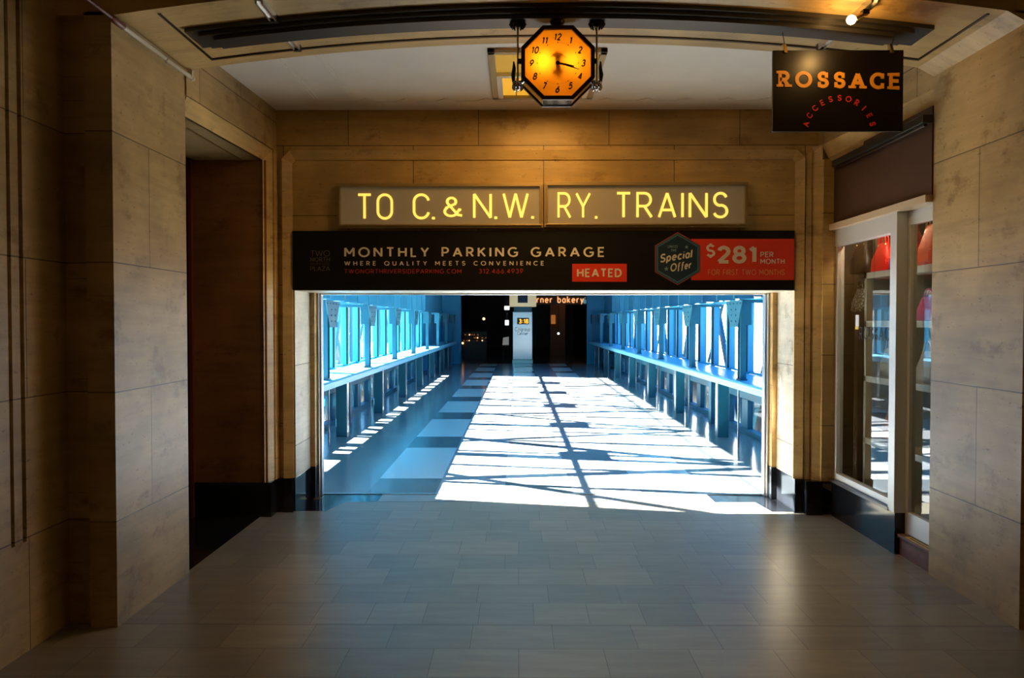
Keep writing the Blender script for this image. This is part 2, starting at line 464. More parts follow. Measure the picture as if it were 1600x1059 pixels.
# ------------------------------------------------------------------ stroke lettering
def arc(cx, cy, rx, ry, a0, a1, n=14):
    return [(cx + rx*math.cos(math.radians(a0+(a1-a0)*i/n)), cy + ry*math.sin(math.radians(a0+(a1-a0)*i/n))) for i in range(n+1)]
G = {
 'A': (.76, [[(0,0),(.38,1),(.76,0)], [(.13,.32),(.63,.32)]]),
 'B': (.57, [[(0,.52),(0,1),(.3,1)]+arc(.3,.76,.24,.24,90,-90)+[(0,.52)], [(0,.52),(.3,.52)]+arc(.31,.26,.26,.26,90,-90)+[(0,0),(0,.52)]]),
 'C': (.74, [arc(.45,.5,.45,.5,48,312,22)]),
 'D': (.70, [[(0,0),(0,1),(.24,1)]+arc(.24,.5,.46,.5,90,-90)+[(0,0)]]),
 'E': (.50, [[(.5,1),(0,1),(0,0),(.5,0)], [(0,.52),(.44,.52)]]),
 'F': (.50, [[(.5,1),(0,1),(0,0)], [(0,.5),(.43,.5)]]),
 'G': (.84, [arc(.45,.5,.45,.5,48,322,22)+[(.84,.46),(.5,.46)]]),
 'H': (.66, [[(0,0),(0,1)], [(.66,0),(.66,1)], [(0,.52),(.66,.52)]]),
 'I': (.0, [[(0,0),(0,1)]]),
 'K': (.60, [[(0,0),(0,1)], [(.58,1),(0,.40)], [(.20,.60),(.62,0)]]),
 'L': (.42, [[(0,1),(0,0),(.44,0)]]),
 'M': (.82, [[(0,0),(0,1),(.41,.30),(.82,1),(.82,0)]]),
 'N': (.68, [[(0,0),(0,1),(.68,0),(.68,1)]]),
 'O': (.94, [arc(.47,.5,.47,.5,90,450,30)]),
 'P': (.54, [[(0,0),(0,1),(.28,1)]+arc(.28,.72,.26,.28,90,-90)+[(0,.44)]]),
 'Q': (.94, [arc(.47,.5,.47,.5,90,450,30), [(.56,.24),(.90,-.06)]]),
 'R': (.58, [[(0,0),(0,1),(.28,1)]+arc(.28,.73,.26,.27,90,-90)+[(0,.46)], [(.28,.46),(.58,0)]]),
 'S': (.56, [arc(.28,.75,.26,.25,25,270,14)+arc(.28,.25,.28,.25,90,-155,14)[1:]]),
 'T': (.62, [[(0,1),(.62,1)], [(.31,1),(.31,0)]]),
 'U': (.66, [[(0,1),(0,.33)]+arc(.33,.33,.33,.33,180,360)+[(.66,1)]]),
 'V': (.72, [[(0,1),(.36,0),(.72,1)]]),
 'W': (1.10, [[(0,1),(.28,0),(.55,.95),(.82,0),(1.10,1)]]),
 'X': (.66, [[(0,0),(.66,1)], [(0,1),(.66,0)]]),
 'Y': (.66, [[(0,1),(.33,.46),(.66,1)], [(.33,.46),(.33,0)]]),
 'Z': (.58, [[(0,1),(.58,1),(0,0),(.58,0)]]),
 '0': (.62, [arc(.31,.5,.31,.5,90,450,26)]),
 '1': (.24, [[(0,.80),(.24,1),(.24,0)]]),
 '2': (.56, [arc(.28,.72,.27,.28,165,-35,14)+[(0,0),(.56,0)]]),
 '3': (.54, [arc(.26,.76,.23,.24,160,-90,14)+arc(.26,.26,.27,.26,90,-160,14)]),
 '4': (.60, [[(.46,0),(.46,1),(0,.26),(.60,.26)]]),
 '5': (.54, [[(.48,1),(.08,1),(.04,.56)]+arc(.26,.32,.28,.32,130,-150,16)]),
 '6': (.58, [[(.46,1),(.10,.50)]+arc(.29,.30,.29,.30,150,510,22)]),
 '7': (.54, [[(0,1),(.54,1),(.16,0)]]),
 '8': (.58, [arc(.29,.76,.24,.24,-90,270,22), arc(.29,.26,.29,.26,90,450,22)]),
 '9': (.58, [[(.12,0),(.48,.50)]+arc(.29,.70,.29,.30,-30,330,22)]),
 '$': (.56, [arc(.28,.72,.26,.22,25,270,14)+arc(.28,.28,.28,.22,90,-155,14)[1:], [(.28,.94),(.28,1.10)], [(.28,-.10),(.28,.06)]]),
 '&': (.78, [[(.78,.02),(.60,.06),(.16,.66)]+arc(.32,.76,.19,.20,205,-40,14)+[(.10,.44)]+arc(.30,.24,.28,.24,135,350,14)+[(.66,.34),(.74,.32)]]),
 '.': (.02, [[(-.05,0),(.07,0)]]),
 ':': (.02, [[(-.05,.22),(.07,.22)], [(-.05,.72),(.07,.72)]]),
 'a': (.46, [arc(.23,.32,.23,.32,40,400,20), [(.46,.64),(.46,0)]]),
 'b': (.46, [[(0,1),(0,0)], arc(.23,.32,.23,.32,140,500,20)]),
 'c': (.42, [arc(.25,.32,.25,.32,45,315,16)]),
 'e': (.48, [[(0,.34),(.48,.34)]+arc(.24,.32,.24,.32,5,315,18)]),
 'f': (.34, [arc(.30,.82,.16,.18,60,180,8)+[(.14,-.2)], [(0,.62),(.32,.62)]]),
 'g': (.46, [arc(.23,.32,.23,.32,40,400,20), [(.46,.64),(.46,-.1)]+arc(.23,-.08,.23,.18,0,-150,10)]),
 'i': (.0, [[(0,0),(0,.64)], [(0,.84),(0,.92)]]),
 'k': (.42, [[(0,1),(0,0)], [(.40,.64),(0,.24)], [(.14,.38),(.42,0)]]),
 'l': (.0, [[(0,0),(0,1)]]),
 'n': (.42, [[(0,0),(0,.64)], arc(.21,.42,.21,.22,180,0,10)+[(.42,0)]]),
 'o': (.48, [arc(.24,.32,.24,.32,90,450,20)]),
 'p': (.46, [[(0,.64),(0,-.28)], arc(.23,.32,.23,.32,140,500,20)]),
 'r': (.28, [[(0,0),(0,.64)], arc(.22,.38,.22,.25,180,70,8)]),
 't': (.30, [[(.12,.9),(.12,.12)]+arc(.24,.12,.12,.12,180,280,6), [(0,.64),(.28,.64)]]),
 'u': (.42, [[(0,.64),(0,.22)]+arc(.21,.22,.21,.22,180,360,10), [(.42,.64),(.42,0)]]),
 'y': (.44, [[(0,.64),(.22,0)], [(.44,.64),(.12,-.28)]]),
 ' ': (.30, []),
}
# narrow gothic letters of the old lit sign
GN = dict(G)
GN['O'] = (.60, [[(0,.30),(0,.70)]+arc(.30,.70,.30,.30,180,0,14)+[(.60,.30)]+arc(.30,.30,.30,.30,360,180,14)])
GN['C'] = (.58, [arc(.30,.70,.30,.30,10,180,14)+arc(.30,.30,.30,.30,180,350,14)])
GN['W'] = (1.02, [[(0,1),(.26,0),(.51,1),(.76,0),(1.02,1)]])
GN['A'] = (.66, [[(0,0),(.33,1),(.66,0)], [(.10,.30),(.56,.30)]])
GN['S'] = (.54, [arc(.27,.74,.25,.26,20,262,14)+arc(.27,.25,.27,.25,82,-160,14)])
GN['T'] = (.54, [[(0,1),(.54,1)], [(.27,1),(.27,0)]])

NST = [0]
def strip(mb, pts, w, T, depth):
    closed = math.dist(pts[0], pts[-1]) < 1e-6 and len(pts) > 3
    runs = [[pts[0]]]
    for i in range(1, len(pts)):
        runs[-1].append(pts[i])
        if i < len(pts)-1:
            a = Vector(pts[i]) - Vector(pts[i-1]); b = Vector(pts[i+1]) - Vector(pts[i])
            if a.length > 1e-5 and b.length > 1e-5 and a.normalized().dot(b.normalized()) < -0.25:
                runs.append([pts[i]])
    if len(runs) == 1 or closed: return strip1(mb, pts, w, T, depth)
    for r in runs: strip1(mb, r, w, T, depth)
def strip1(mb, pts, w, T, depth):
    NST[0] += 1; depth = depth*(1 + 0.03*(NST[0] % 11))      # overlapping strokes never share a plane
    closed = math.dist(pts[0], pts[-1]) < 1e-6 and len(pts) > 3
    if closed: pts = pts[:-1]
    q = [pts[0]]
    for p in pts[1:]:
        if math.dist(p, q[-1]) > 1e-5: q.append(p)
    pts = q; n = len(pts); L = []; R = []
    for i in range(n):
        a = pts[i-1] if (i > 0 or closed) else None
        b = pts[(i+1) % n] if (i < n-1 or closed) else None
        p = pts[i]
        d1 = Vector((p[0]-a[0], p[1]-a[1])).normalized() if a else None
        d2 = Vector((b[0]-p[0], b[1]-p[1])).normalized() if b else None
        if d1 is None: d1 = d2
        if d2 is None: d2 = d1
        n1 = Vector((-d1.y, d1.x)); n2 = Vector((-d2.y, d2.x))
        m = n1 + n2
        if m.length < 1e-3: m = n1.copy()
        m.normalize()
        k = min(1.25, 1.0 / max(0.3, m.dot(n1)))
        L.append((p[0]+m.x*w/2*k, p[1]+m.y*w/2*k)); R.append((p[0]-m.x*w/2*k, p[1]-m.y*w/2*k))
    base = len(mb.v)
    for z in (depth, 0.0):
        for arr in (L, R):
            mb.v += [tuple(T(x, y, z)) for x, y in arr]
    idx = lambda z, s, i: base + z*2*n + s*n + i
    for i in range(n if closed else n-1):
        j = (i+1) % n
        mb.f.append((idx(0,0,i), idx(0,1,i), idx(0,1,j), idx(0,0,j)))
        mb.f.append((idx(0,0,i), idx(0,0,j), idx(1,0,j), idx(1,0,i)))
        mb.f.append((idx(0,1,j), idx(0,1,i), idx(1,1,i), idx(1,1,j)))
    if not closed:
        mb.f.append((idx(0,1,0), idx(0,0,0), idx(1,0,0), idx(1,1,0)))
        e = n-1
        mb.f.append((idx(0,0,e), idx(0,1,e), idx(1,1,e), idx(1,0,e)))

def text(mb, s, O, ux, uy, height, weight, fit=None, depth=0.004, track=0.24, slant=0.0, serif=0.0, glyphs=G, centre=False, xs=1.0):
    """stroke text; O = lower left corner, ux/uy unit vectors, weight = stroke / height"""
    O = Vector(O); ux = Vector(ux); uy = Vector(uy); un = ux.cross(uy)
    hgt = height * (1 - weight)
    tot = 0
    for i, ch in enumerate(s):
        tot += glyphs[ch][0] + (track + weight if i < len(s)-1 else 0)
    tot += weight
    if fit: xs = fit / (tot * hgt)
    x = weight/2
    if centre: x -= tot/2
    for ch in s:
        wd, paths = glyphs[ch]
        def T(px, py, pz, x=x):
            yy = py*hgt + height*weight/2
            return O + ux*((x+px)*hgt*xs + slant*yy) + uy*yy + un*pz
        for p in paths:
            strip(mb, p, weight, T, depth)
            if serif and math.dist(p[0], p[-1]) > 1e-6:
                for e, d in ((p[0], p[1]), (p[-1], p[-2])):
                    vert = abs(d[1]-e[1]) > abs(d[0]-e[0])
                    if vert and (e[1] < .05 or e[1] > .95):
                        y0 = e[1] + (-.5+.38 if e[1] < .5 else .5-.38)*weight*0.0
                        strip(mb, [(e[0]-serif, y0), (e[0]+serif, y0)], weight*0.75, T, depth)
                    elif ch in 'CS':
                        strip(mb, [(e[0], e[1]-serif*.8), (e[0], e[1]+serif*.8)], weight*0.85, T, depth)
                    elif not vert and ch == 'E':
                        strip(mb, [(e[0], e[1]-serif*.55), (e[0], e[1]+serif*.55)], weight*0.7, T, depth)
                if ch in 'RE':
                    for yy in (0, 1): strip(mb, [(-serif, yy), (serif, yy)], weight*0.75, T, depth)
        x += wd + track + weight
    return mb
XW = Vector((1, 0, 0)); ZW = Vector((0, 0, 1))
def text_px(mb, s, u0, u1, v0, v1, Y, weight, **k):
    """text filling the pixel box (v0 top, v1 bottom) on the plane y = Y, facing the viewer"""
    a = P(u0, v1, Y); b = P(u1, v0, Y)
    return text(mb, s, (a.x, Y, a.z), XW, ZW, b.z-a.z, weight, fit=b.x-a.x, **k)
def box_px(mb, u0, u1, v0, v1, Y, y1):
    a = P(u0, v1, Y); b = P(u1, v0, Y)
    return mb.box(a.x, b.x, Y, y1, a.z, b.z)

# ------------------------------------------------------------------ dimensions (metres)
YB = 6.98                      # face of the wall with the opening
YT = 7.68                      # where the glazed walkway starts
XO0, XO1 = -2.0, 2.485         # sides of the opening
ZO = 1.985                     # underside of its lintel
XL, XR = -2.15, 2.67           # corners of the vestibule at the back wall
YP0, YP1 = 4.30, 5.25          # piers of the arch
XPL, XPR = -2.23, 2.77
ZC = 3.585                     # vestibule ceiling
YE = 31.9                      # far end of the walkway
XC = 0.21                      # walkway centre line
BH = 0.30                      # black base height
def arch_z(x): return 3.56 - 0.175*((x-0.25)/2.45)**2

# ------------------------------------------------------------------ floors
m = MB()
pts = [(-2.53,-8),(3.2,-8),(3.2,YB),(2.28,YB),(2.24,7.35),(-1.62,7.35),(-1.73,YB),(-2.25,YB),(-2.25,5.2),(-2.53,5.2)]
m.prism(pts, lambda p: (p[0],p[1],-0.1), lambda p: (p[0],p[1],0.0))
struct(m, 'floor', M['hall_floor'])
m = MB()
m.prism([(-2.25,5.2),(-2.25,YB),(-2.25,7.0),(-4.6,7.0),(-4.6,5.2)], lambda p: (p[0],p[1],-0.1), lambda p: (p[0],p[1],-0.001))
struct(m, 'floor_side_passage', M['black_marble'])
m = MB()
m.prism([(-2.4,YB),(-1.73,YB),(-1.62,7.35),(2.24,7.35),(2.28,YB),(3.2,YB),(3.2,7.66),(-2.4,7.66)], lambda p: (p[0],p[1],-0.1), lambda p: (p[0],p[1],0.0))
struct(m, 'floor_black_border', M['black_marble'])
m = MB(); m.box(-1.33, 1.86, 7.352, 7.655, -0.09, 0.0012); struct(m, 'floor_threshold', plain('grey threshold stone', (0.34, 0.34, 0.35), 0.25, var=0.2, vscale=4))
m = MB(); m.box(XO0, XO1, 7.66, 7.70, -0.1, 0.006)
struct(m, 'trim_1', M['silver'])
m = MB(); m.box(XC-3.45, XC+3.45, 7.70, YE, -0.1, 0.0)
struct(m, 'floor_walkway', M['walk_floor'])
m = MB(); m.box(XC-3.6, XC+3.6, YE, 52, -0.1, -0.001)
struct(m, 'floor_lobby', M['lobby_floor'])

# ------------------------------------------------------------------ hall behind and around the viewer
m = MB()
# left wall with two vertical grooves
gr = [(-8.0, 3.858), (3.887, 3.95), (3.983, YP0+0.06)]
for a, b in gr: m.box(-2.9, -2.53, a, b, 0.57, 5.2)
m.box(-2.9, -2.565, -8, YP0+0.06, 0.57, 5.2)
m.box(-2.9, -2.53, -8, YP0+0.06, 0, 0.57)
struct(m, 'wall_left', M['stone_y'])
m = MB(); m.box(3.05, 3.4, -8, YP0, 0, 5.2); struct(m, 'wall_right', M['stone_y'])
m = MB(); m.box(-2.9, 3.4, -8.3, -8, 0, 5.2); struct(m, 'wall_hall_end', M['stone_x'])
m = MB(); m.box(-2.9, 3.4, -8.3, YP0, 5.2, 5.4); struct(m, 'ceiling_hall', M['hall_ceiling'])

# piers
m = MB()
m.box(-2.85, -2.38, YP0+0.06, YP1, 0, 3.45)
m.box(-2.38, XPL, YP0, YP1, 0, arch_z(XPL)+0.02)
struct(m, 'wall_left_pier', M['stone_y'])
m = MB()
m.box(XPR, 3.4, YP0, YP1, 0, 3.44)
struct(m, 'wall_right_pier', M['stone_y'])
# arch: front fascia and soffit
m = MB()
N = 32
xs = [-2.9] + [XPL + (XPR-XPL)*i/N for i in range(N+1)] + [3.4]
for i in range(len(xs)-1):
    x0, x1 = xs[i], xs[i+1]
    z0, z1 = arch_z(max(XPL, min(XPR, x0))), arch_z(max(XPL, min(XPR, x1)))
    m.hexa([(x0,YP0,z0),(x1,YP0,z1),(x1,YP1,z1),(x0,YP1,z0),(x0,YP0,5.2),(x1,YP0,5.2),(x1,YP1,5.2),(x0,YP1,5.2)])
# chamfer where the soffit meets the right pier
m.prism([(2.66, arch_z(2.66)), (2.771, arch_z(2.66)), (2.771, 3.33)], lambda p: (p[0], YP0, p[1]), lambda p: (p[0], YP1, p[1]))
struct(m, 'ceiling_arch', M['stone_flat'])
# dark strip painted in for the shadowed groove round the soffit
m = MB()
def arch_strip(mb, x0, x1, y0, y1, drop, thick, n=24):
    for i in range(n):
        a = x0+(x1-x0)*i/n; b = x0+(x1-x0)*(i+1)/n
        za, zb = arch_z(a)-drop, arch_z(b)-drop
        mb.hexa([(a,y0,za-thick),(b,y0,zb-thick),(b,y1,zb-thick),(a,y1,za-thick),(a,y0,za),(b,y0,zb),(b,y1,zb),(a,y1,za)])
arch_strip(m, -2.0, 2.6, 5.10, 5.125, 0.0, 0.006)
arch_strip(m, -2.0, -1.985, 4.36, 5.12, 0.0, 0.005, 1)
arch_strip(m, 2.585, 2.6, 4.36, 5.12, 0.0, 0.006, 1)
struct(m, 'trim_2', M['dark_bronze'])
# stepped beam under the crown
m = MB()
for k, (ya, yb, d0, d1, xa, xb) in enumerate(((4.59, 4.86, 0.0, 0.024, -1.95, 2.42), (4.62, 4.83, 0.024, 0.046, -1.88, 2.32), (4.65, 4.80, 0.046, 0.068, -1.80, 2.22))):
    arch_strip(m, xa, xb, ya, yb, d0, d1-d0, 30)
struct(m, 'trim_3', M['beam_metal'])

# ------------------------------------------------------------------ vestibule shell
m = MB(); m.box(-2.9, 3.4, YP1, YB+0.6, ZC, ZC+0.2); struct(m, 'ceiling', M['plaster'])
# faint plaster ribs
m = MB()
for x in (-1.72, -1.69, -1.42, -1.39):
    m.box(x-0.006, x+0.006, YP1+0.02, 6.62, ZC-0.006, ZC+0.01)
zig = []
x = -1.55
while x < 2.4:
    zig += [(x, 6.70), (x+0.18, 6.70), (x+0.26, 6.62)]
    x += 0.34
for a, b in zip(zig, zig[1:]):
    m.tube([(a[0], a[1], ZC), (b[0], b[1], ZC)], 0.006, 5)
struct(m, 'trim_4', M['plaster'])

ZLB, ZLM = 3.10, 3.22          # left passage: soffit and top of its moulding
def skew(mb, xa, xb, ya, yb, z0, z1, t):   # wall slab running from (xa,ya) to (xb,yb), thickness t outwards
    mb.hexa([(xa,ya,z0),(xb,yb,z0),(xb+t,yb,z0),(xa+t,ya,z0),(xa,ya,z1),(xb,yb,z1),(xb+t,yb,z1),(xa+t,ya,z1)])
m = MB()
skew(m, XPL+0.01, XL, YP1, YB, ZLM, ZC+0.05, -0.65)
skew(m, XPL-0.045, XL-0.045, YP1, YB, ZLB, ZLM, -0.6)
m.box(-2.85, -2.195, 6.80, YB+0.3, BH, ZLM)              # reveal facing the viewer
struct(m, 'wall_left_passage', M['stone_y'])
m = MB(); m.box(-2.82, -2.185, 6.775, 6.80, BH, ZLB); struct(m, 'wall_passage_panel', travertine('brown banded travertine', 'X', base=(0.30, 0.12, 0.035), joint=None))
m = MB(); m.box(-2.85, -2.82, 6.74, 6.80, 0.0, ZLB); struct(m, 'trim_5', M['rust_pipe'])
m = MB()
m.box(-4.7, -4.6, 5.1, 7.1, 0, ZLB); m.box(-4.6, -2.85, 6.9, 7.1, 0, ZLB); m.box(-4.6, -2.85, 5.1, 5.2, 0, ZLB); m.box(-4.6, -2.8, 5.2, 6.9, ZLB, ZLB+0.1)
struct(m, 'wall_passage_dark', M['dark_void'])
# chamfered moulding round the passage mouth
m = MB()
def mould_side(mb, x, y, z0, z1):
    mb.prism([(0,0),(0,0.10),(-0.045,0.10),(-0.075,0.05),(-0.075,0)], lambda p: (x+p[0], y-p[1]+0.0, z0), lambda p: (x+p[0], y-p[1], z1))
m.hexa([(XL-0.0,6.90,BH),(XL+0.012,YB,BH),(XL-0.06,YB,BH),(XL-0.06,6.90,BH),(XL-0.0,6.90,ZLM),(XL+0.012,YB,ZLM),(XL-0.06,YB,ZLM),(XL-0.06,6.90,ZLM)])
m.hexa([(XL-0.055,6.76,BH),(XL-0.005,6.87,BH),(XL-0.06,6.90,BH),(XL-0.075,6.80,BH),(XL-0.055,6.76,ZLB+0.03),(XL-0.005,6.87,ZLM-0.02),(XL-0.06,6.90,ZLM-0.02),(XL-0.075,6.80,ZLB+0.03)])
xa, xb = XPL+0.012, XL-0.004
m.hexa([(xa-0.05,YP1,ZLB),(xb-0.05,6.78,ZLB),(xb-0.075,6.78,ZLB),(xa-0.075,YP1,ZLB),(xa,YP1,ZLM-0.01),(xb,6.88,ZLM-0.01),(xb-0.05,6.88,ZLM),(xa-0.05,YP1,ZLM)])
struct(m, 'trim_6', M['stone_trim'])
# brass glow line under the passage lintel
m = MB(); m.box(XPL-0.16, XPL-0.148, YP1, 6.76, ZLB-0.008, ZLB+0.002); struct(m, 'trim_7', M['brass'])

# back wall with the opening
m = MB()
m.box(-2.85, XO0, YB, YT-0.02, BH, ZC+0.1)
m.box(XO1, XR+0.14, YB, YT-0.02, BH, ZC+0.1)
m.box(XO0, XO1, YB, YT-0.02, ZO, ZC+0.1)
struct(m, 'wall_back', M['stone_x'])
m = MB()
m.box(XO0-0.002, XO0+0.05, 7.48, YT-0.02, BH, ZO); m.box(XO1-0.05, XO1+0.002, 7.48, YT-0.02, BH, ZO)
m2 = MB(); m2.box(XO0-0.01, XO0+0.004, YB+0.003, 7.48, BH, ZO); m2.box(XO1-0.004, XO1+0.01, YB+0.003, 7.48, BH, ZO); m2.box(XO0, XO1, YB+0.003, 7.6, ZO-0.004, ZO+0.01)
struct(m2, 'trim_21', M['stone_daylit'])  # liner slabs added to carry the daylit stone colour
struct(m, 'trim_8', travertine('golden stone return', 'X', base=(0.55, 0.33, 0.10), joint=None))
m = MB()
m.box(-2.85, XO0+0.004, YB-0.012, YT-0.02, 0, BH); m.box(XO1-0.004, XR+0.04, YB-0.012, YT-0.02, 0, BH)
m.box(XO0, XO0+0.055, 7.475, YT-0.02, 0, BH+0.01); m.box(XO1-0.055, XO1, 7.475, YT-0.02, 0, BH+0.01)
struct(m, 'baseboard_back', M['black_marble'], bevel=0.004)
m = MB(); m.box(-2.82, -2.15, 6.76, YB, 0, BH); struct(m, 'baseboard_left', M['black_marble'])
# moulded frame round the opening with chamfered corner blocks
m = MB()
oL, oR, oT = P(443, 300, YB).x, P(1255, 300, YB).x, P(800, 236, YB).z
iL, iR, iT = P(457, 300, YB).x, P(1242, 300, YB).x, P(800, 250, YB).z
c = 0.07
def mprof(mb, path_o, path_i):
    for (a, b), (ia, ib) in zip(zip(path_o, path_o[1:]), zip(path_i, path_i[1:])):
        mb.hexa([(a[0],YB+0.01,a[1]),(b[0],YB+0.01,b[1]),(ib[0],YB+0.01,ib[1]),(ia[0],YB+0.01,ia[1]),
                 (a[0],YB-0.045,a[1]),(b[0],YB-0.045,b[1]),(ib[0],YB-0.012,ib[1]),(ia[0],YB-0.012,ia[1])])
mprof(m, [(oL,BH),(oL,oT-c),(oL+c,oT),(oR-c,oT),(oR,oT-c),(oR,BH)], [(iL,BH),(iL,iT-c*.4),(iL+c*.4,iT),(iR-c*.4,iT),(iR,iT-c*.4),(iR,BH)])
struct(m, 'trim_9', M['stone_trim'])
m = MB(); m.box(-2.155, -2.09, YB-0.05, YB+0.01, 0, BH+0.004); m.box(oL, iL, YB-0.055, YB, 0, BH+0.004); m.box(iR, oR, YB-0.055, YB, 0, BH+0.004)
struct(m, 'trim_10', M['black_marble'])
# metal door frame at the start of the walkway
m = MB()
m.box(XO0+0.05, XO0+0.085, 7.60, 7.68, 0, ZO); m.box(XO0+0.055, XO0+0.07, 7.56, 7.60, 0, ZO)
m.box(XO1-0.085, XO1-0.05, 7.60, 7.68, 0, ZO); m.box(XO1-0.07, XO1-0.055, 7.56, 7.60, 0, ZO)
m.box(XO0+0.05, XO1-0.05, 7.60, 7.68, ZO-0.02, ZO)
struct(m, 'trim_11', M['silver'], bevel=0.003)

# ------------------------------------------------------------------ shop front on the right
XS = 2.78
m = MB()
skew(m, XPR, XR, YP1, YB, 3.25, ZC+0.05, 0.6)
skew(m, XPR+0.05, XR+0.05, YP1, YB, 3.10, 3.25, 0.5)
struct(m, 'wall_right_lintel', M['stone_y'])
m = MB()
# moulding along the lintel and down the corner, then the jamb facing the viewer
m.hexa([(XPR+0.06,YP1,3.13),(XR+0.06,6.90,3.13),(XR+0.09,6.90,3.13),(XPR+0.09,YP1,3.13),(XPR-0.005,YP1,3.25),(XR-0.005,6.90,3.25),(XR+0.09,6.90,3.25),(XPR+0.09,YP1,3.25)])
m.hexa([(XR-0.06,YB,BH),(XR-0.06,YB-0.06,BH),(XR,YB-0.09,BH),(XR+0.01,YB,BH),(XR-0.06,YB,3.25),(XR-0.06,YB-0.06,3.2),(XR,YB-0.09,3.25),(XR+0.01,YB,3.25)])
m.box(XR-0.12, XR-0.07, YB-0.03, YB, BH, 3.2)
struct(m, 'trim_12', M['stone_trim'])
m = MB(); m.box(XR-0.13, XR+0.012, YB-0.125, YB, 0, BH); struct(m, 'trim_13', M['black_marble'])
m = MB(); m.box(XR, XS+0.06, YB-0.12, YB+0.3, BH, 3.12); struct(m, 'wall_right_jamb', M['stone_x'])
# maroon fascia panel
m = MB(); m.box(XS-0.02, XS+0.06, YP1, YB, 2.55, 3.14); struct(m, 'wall_right_fascia', M['maroon'])
m = MB(); m.box(XS-0.06, XS+0.08, YP1, YB-0.02, 2.50, 2.55); struct(m, 'trim_14', plain('beige fascia strip', (0.60, 0.44, 0.27), 0.5))
# black tiled base and sill
m = MB(); m.box(XS-0.02, XS+0.14, 5.79, YB-0.12, 0, BH); struct(m, 'baseboard_right', M['black_marble'])
m = MB(); m.box(XS-0.035, XS+0.14, 5.79, YB-0.12, BH, BH+0.025); struct(m, 'trim_15', plain('dark stone sill', (0.10, 0.09, 0.08), 0.25))
# window: head, jambs, sill, mullion, pane
ZW0, ZW1 = BH+0.025, 2.50
m = MB()
m.box(XS-0.01, XS+0.06, 5.80, YB-0.12, ZW1-0.14, ZW1)
m.box(XS, XS+0.06, YB-0.16, YB-0.12, ZW0, ZW1-0.14)
m.box(XS, XS+0.06, 5.80, YB-0.16, ZW0, ZW0+0.055)
w1 = m.build('window_1', M['frame_paint'], kind='structure', bevel=0.003)
m = MB(); m.box(XS+0.028, XS+0.034, 5.79, YB-0.15, ZW0+0.05, ZW1-0.12); m.build('pane', M['shop_glass'], w1)
m = MB(); m.box(XS-0.025, XS+0.06, 5.70, 5.79, 0.0, ZW0-0.02); struct(m, 'trim_22', M['black_marble'])
m = MB(); m.box(XS-0.03, XS+0.06, 5.70, 5.80, ZW0-0.02, ZW1)
struct(m, 'trim_16', M['frame_paint'], bevel=0.003)
XD = XS+0.05
m = MB()
m.box(XD, XD+0.05, 5.0, 5.70, ZW1-0.10, ZW1); m.box(XD, XD+0.05, 5.66, 5.70, 0.14, ZW1-0.10); m.box(XD, XD+0.05, 5.0, 5.04, 0.14, ZW1-0.1)
m.box(XD, XD+0.05, 5.04, 5.66, 0.16, 0.32)
d1 = m.build('door_1', M['frame_paint'], kind='structure', bevel=0.003)
m = MB(); m.box(XD+0.022, XD+0.028, 5.03, 5.67, 0.30, ZW1-0.09); m.build('pane', M['shop_glass'], d1)
# shop interior
m = MB()
m.box(4.9, 5.0, 5.0, 7.62, 0, 3.0); m.box(2.95, 4.9, 7.52, 7.62, 0, 3.0); m.box(2.98, 4.9, 4.9, 5.0, 0, 3.0); m.box(2.96, 5.0, 4.9, 7.62, 2.75, 3.0)
struct(m, 'wall_shop_inside', plain('dark shop wall paint', (0.06, 0.045, 0.032), 0.7))
m = MB(); m.box(2.885, 4.95, 4.95, 7.6, -0.1, 0.14); struct(m, 'floor_shop', plain('shop floor', (0.09, 0.07, 0.05), 0.5))
# little wooden step with a safety label
ds = thing('door_step', (2.86, 5.6, 0), 'low red-brown wooden step before the shop door with a yellow safety tape on top', 'step')
m = MB(); m.box(2.79, XD, 5.26, 5.695, 0.0, 0.13); m.build('riser', M['wood_step'], ds, bevel=0.004)
m = MB(); m.box(2.775, XD, 5.255, 5.698, 0.13, 0.155); m.build('tread', M['wood_step'], ds, bevel=0.005)
m = MB(); m.box(2.782, XD-0.005, 5.28, 5.60, 0.155, 0.157); lb = m.build('safety_tape', M['label_yellow'], ds); lb['label'] = 'yellow safety tape'
m = MB()
for q in range(9):
    m.box(2.79, 2.815, 5.30+q*0.03, 5.318+q*0.03, 0.157, 0.1575)
m.build('tape_marks', M['black_ink'], lb)

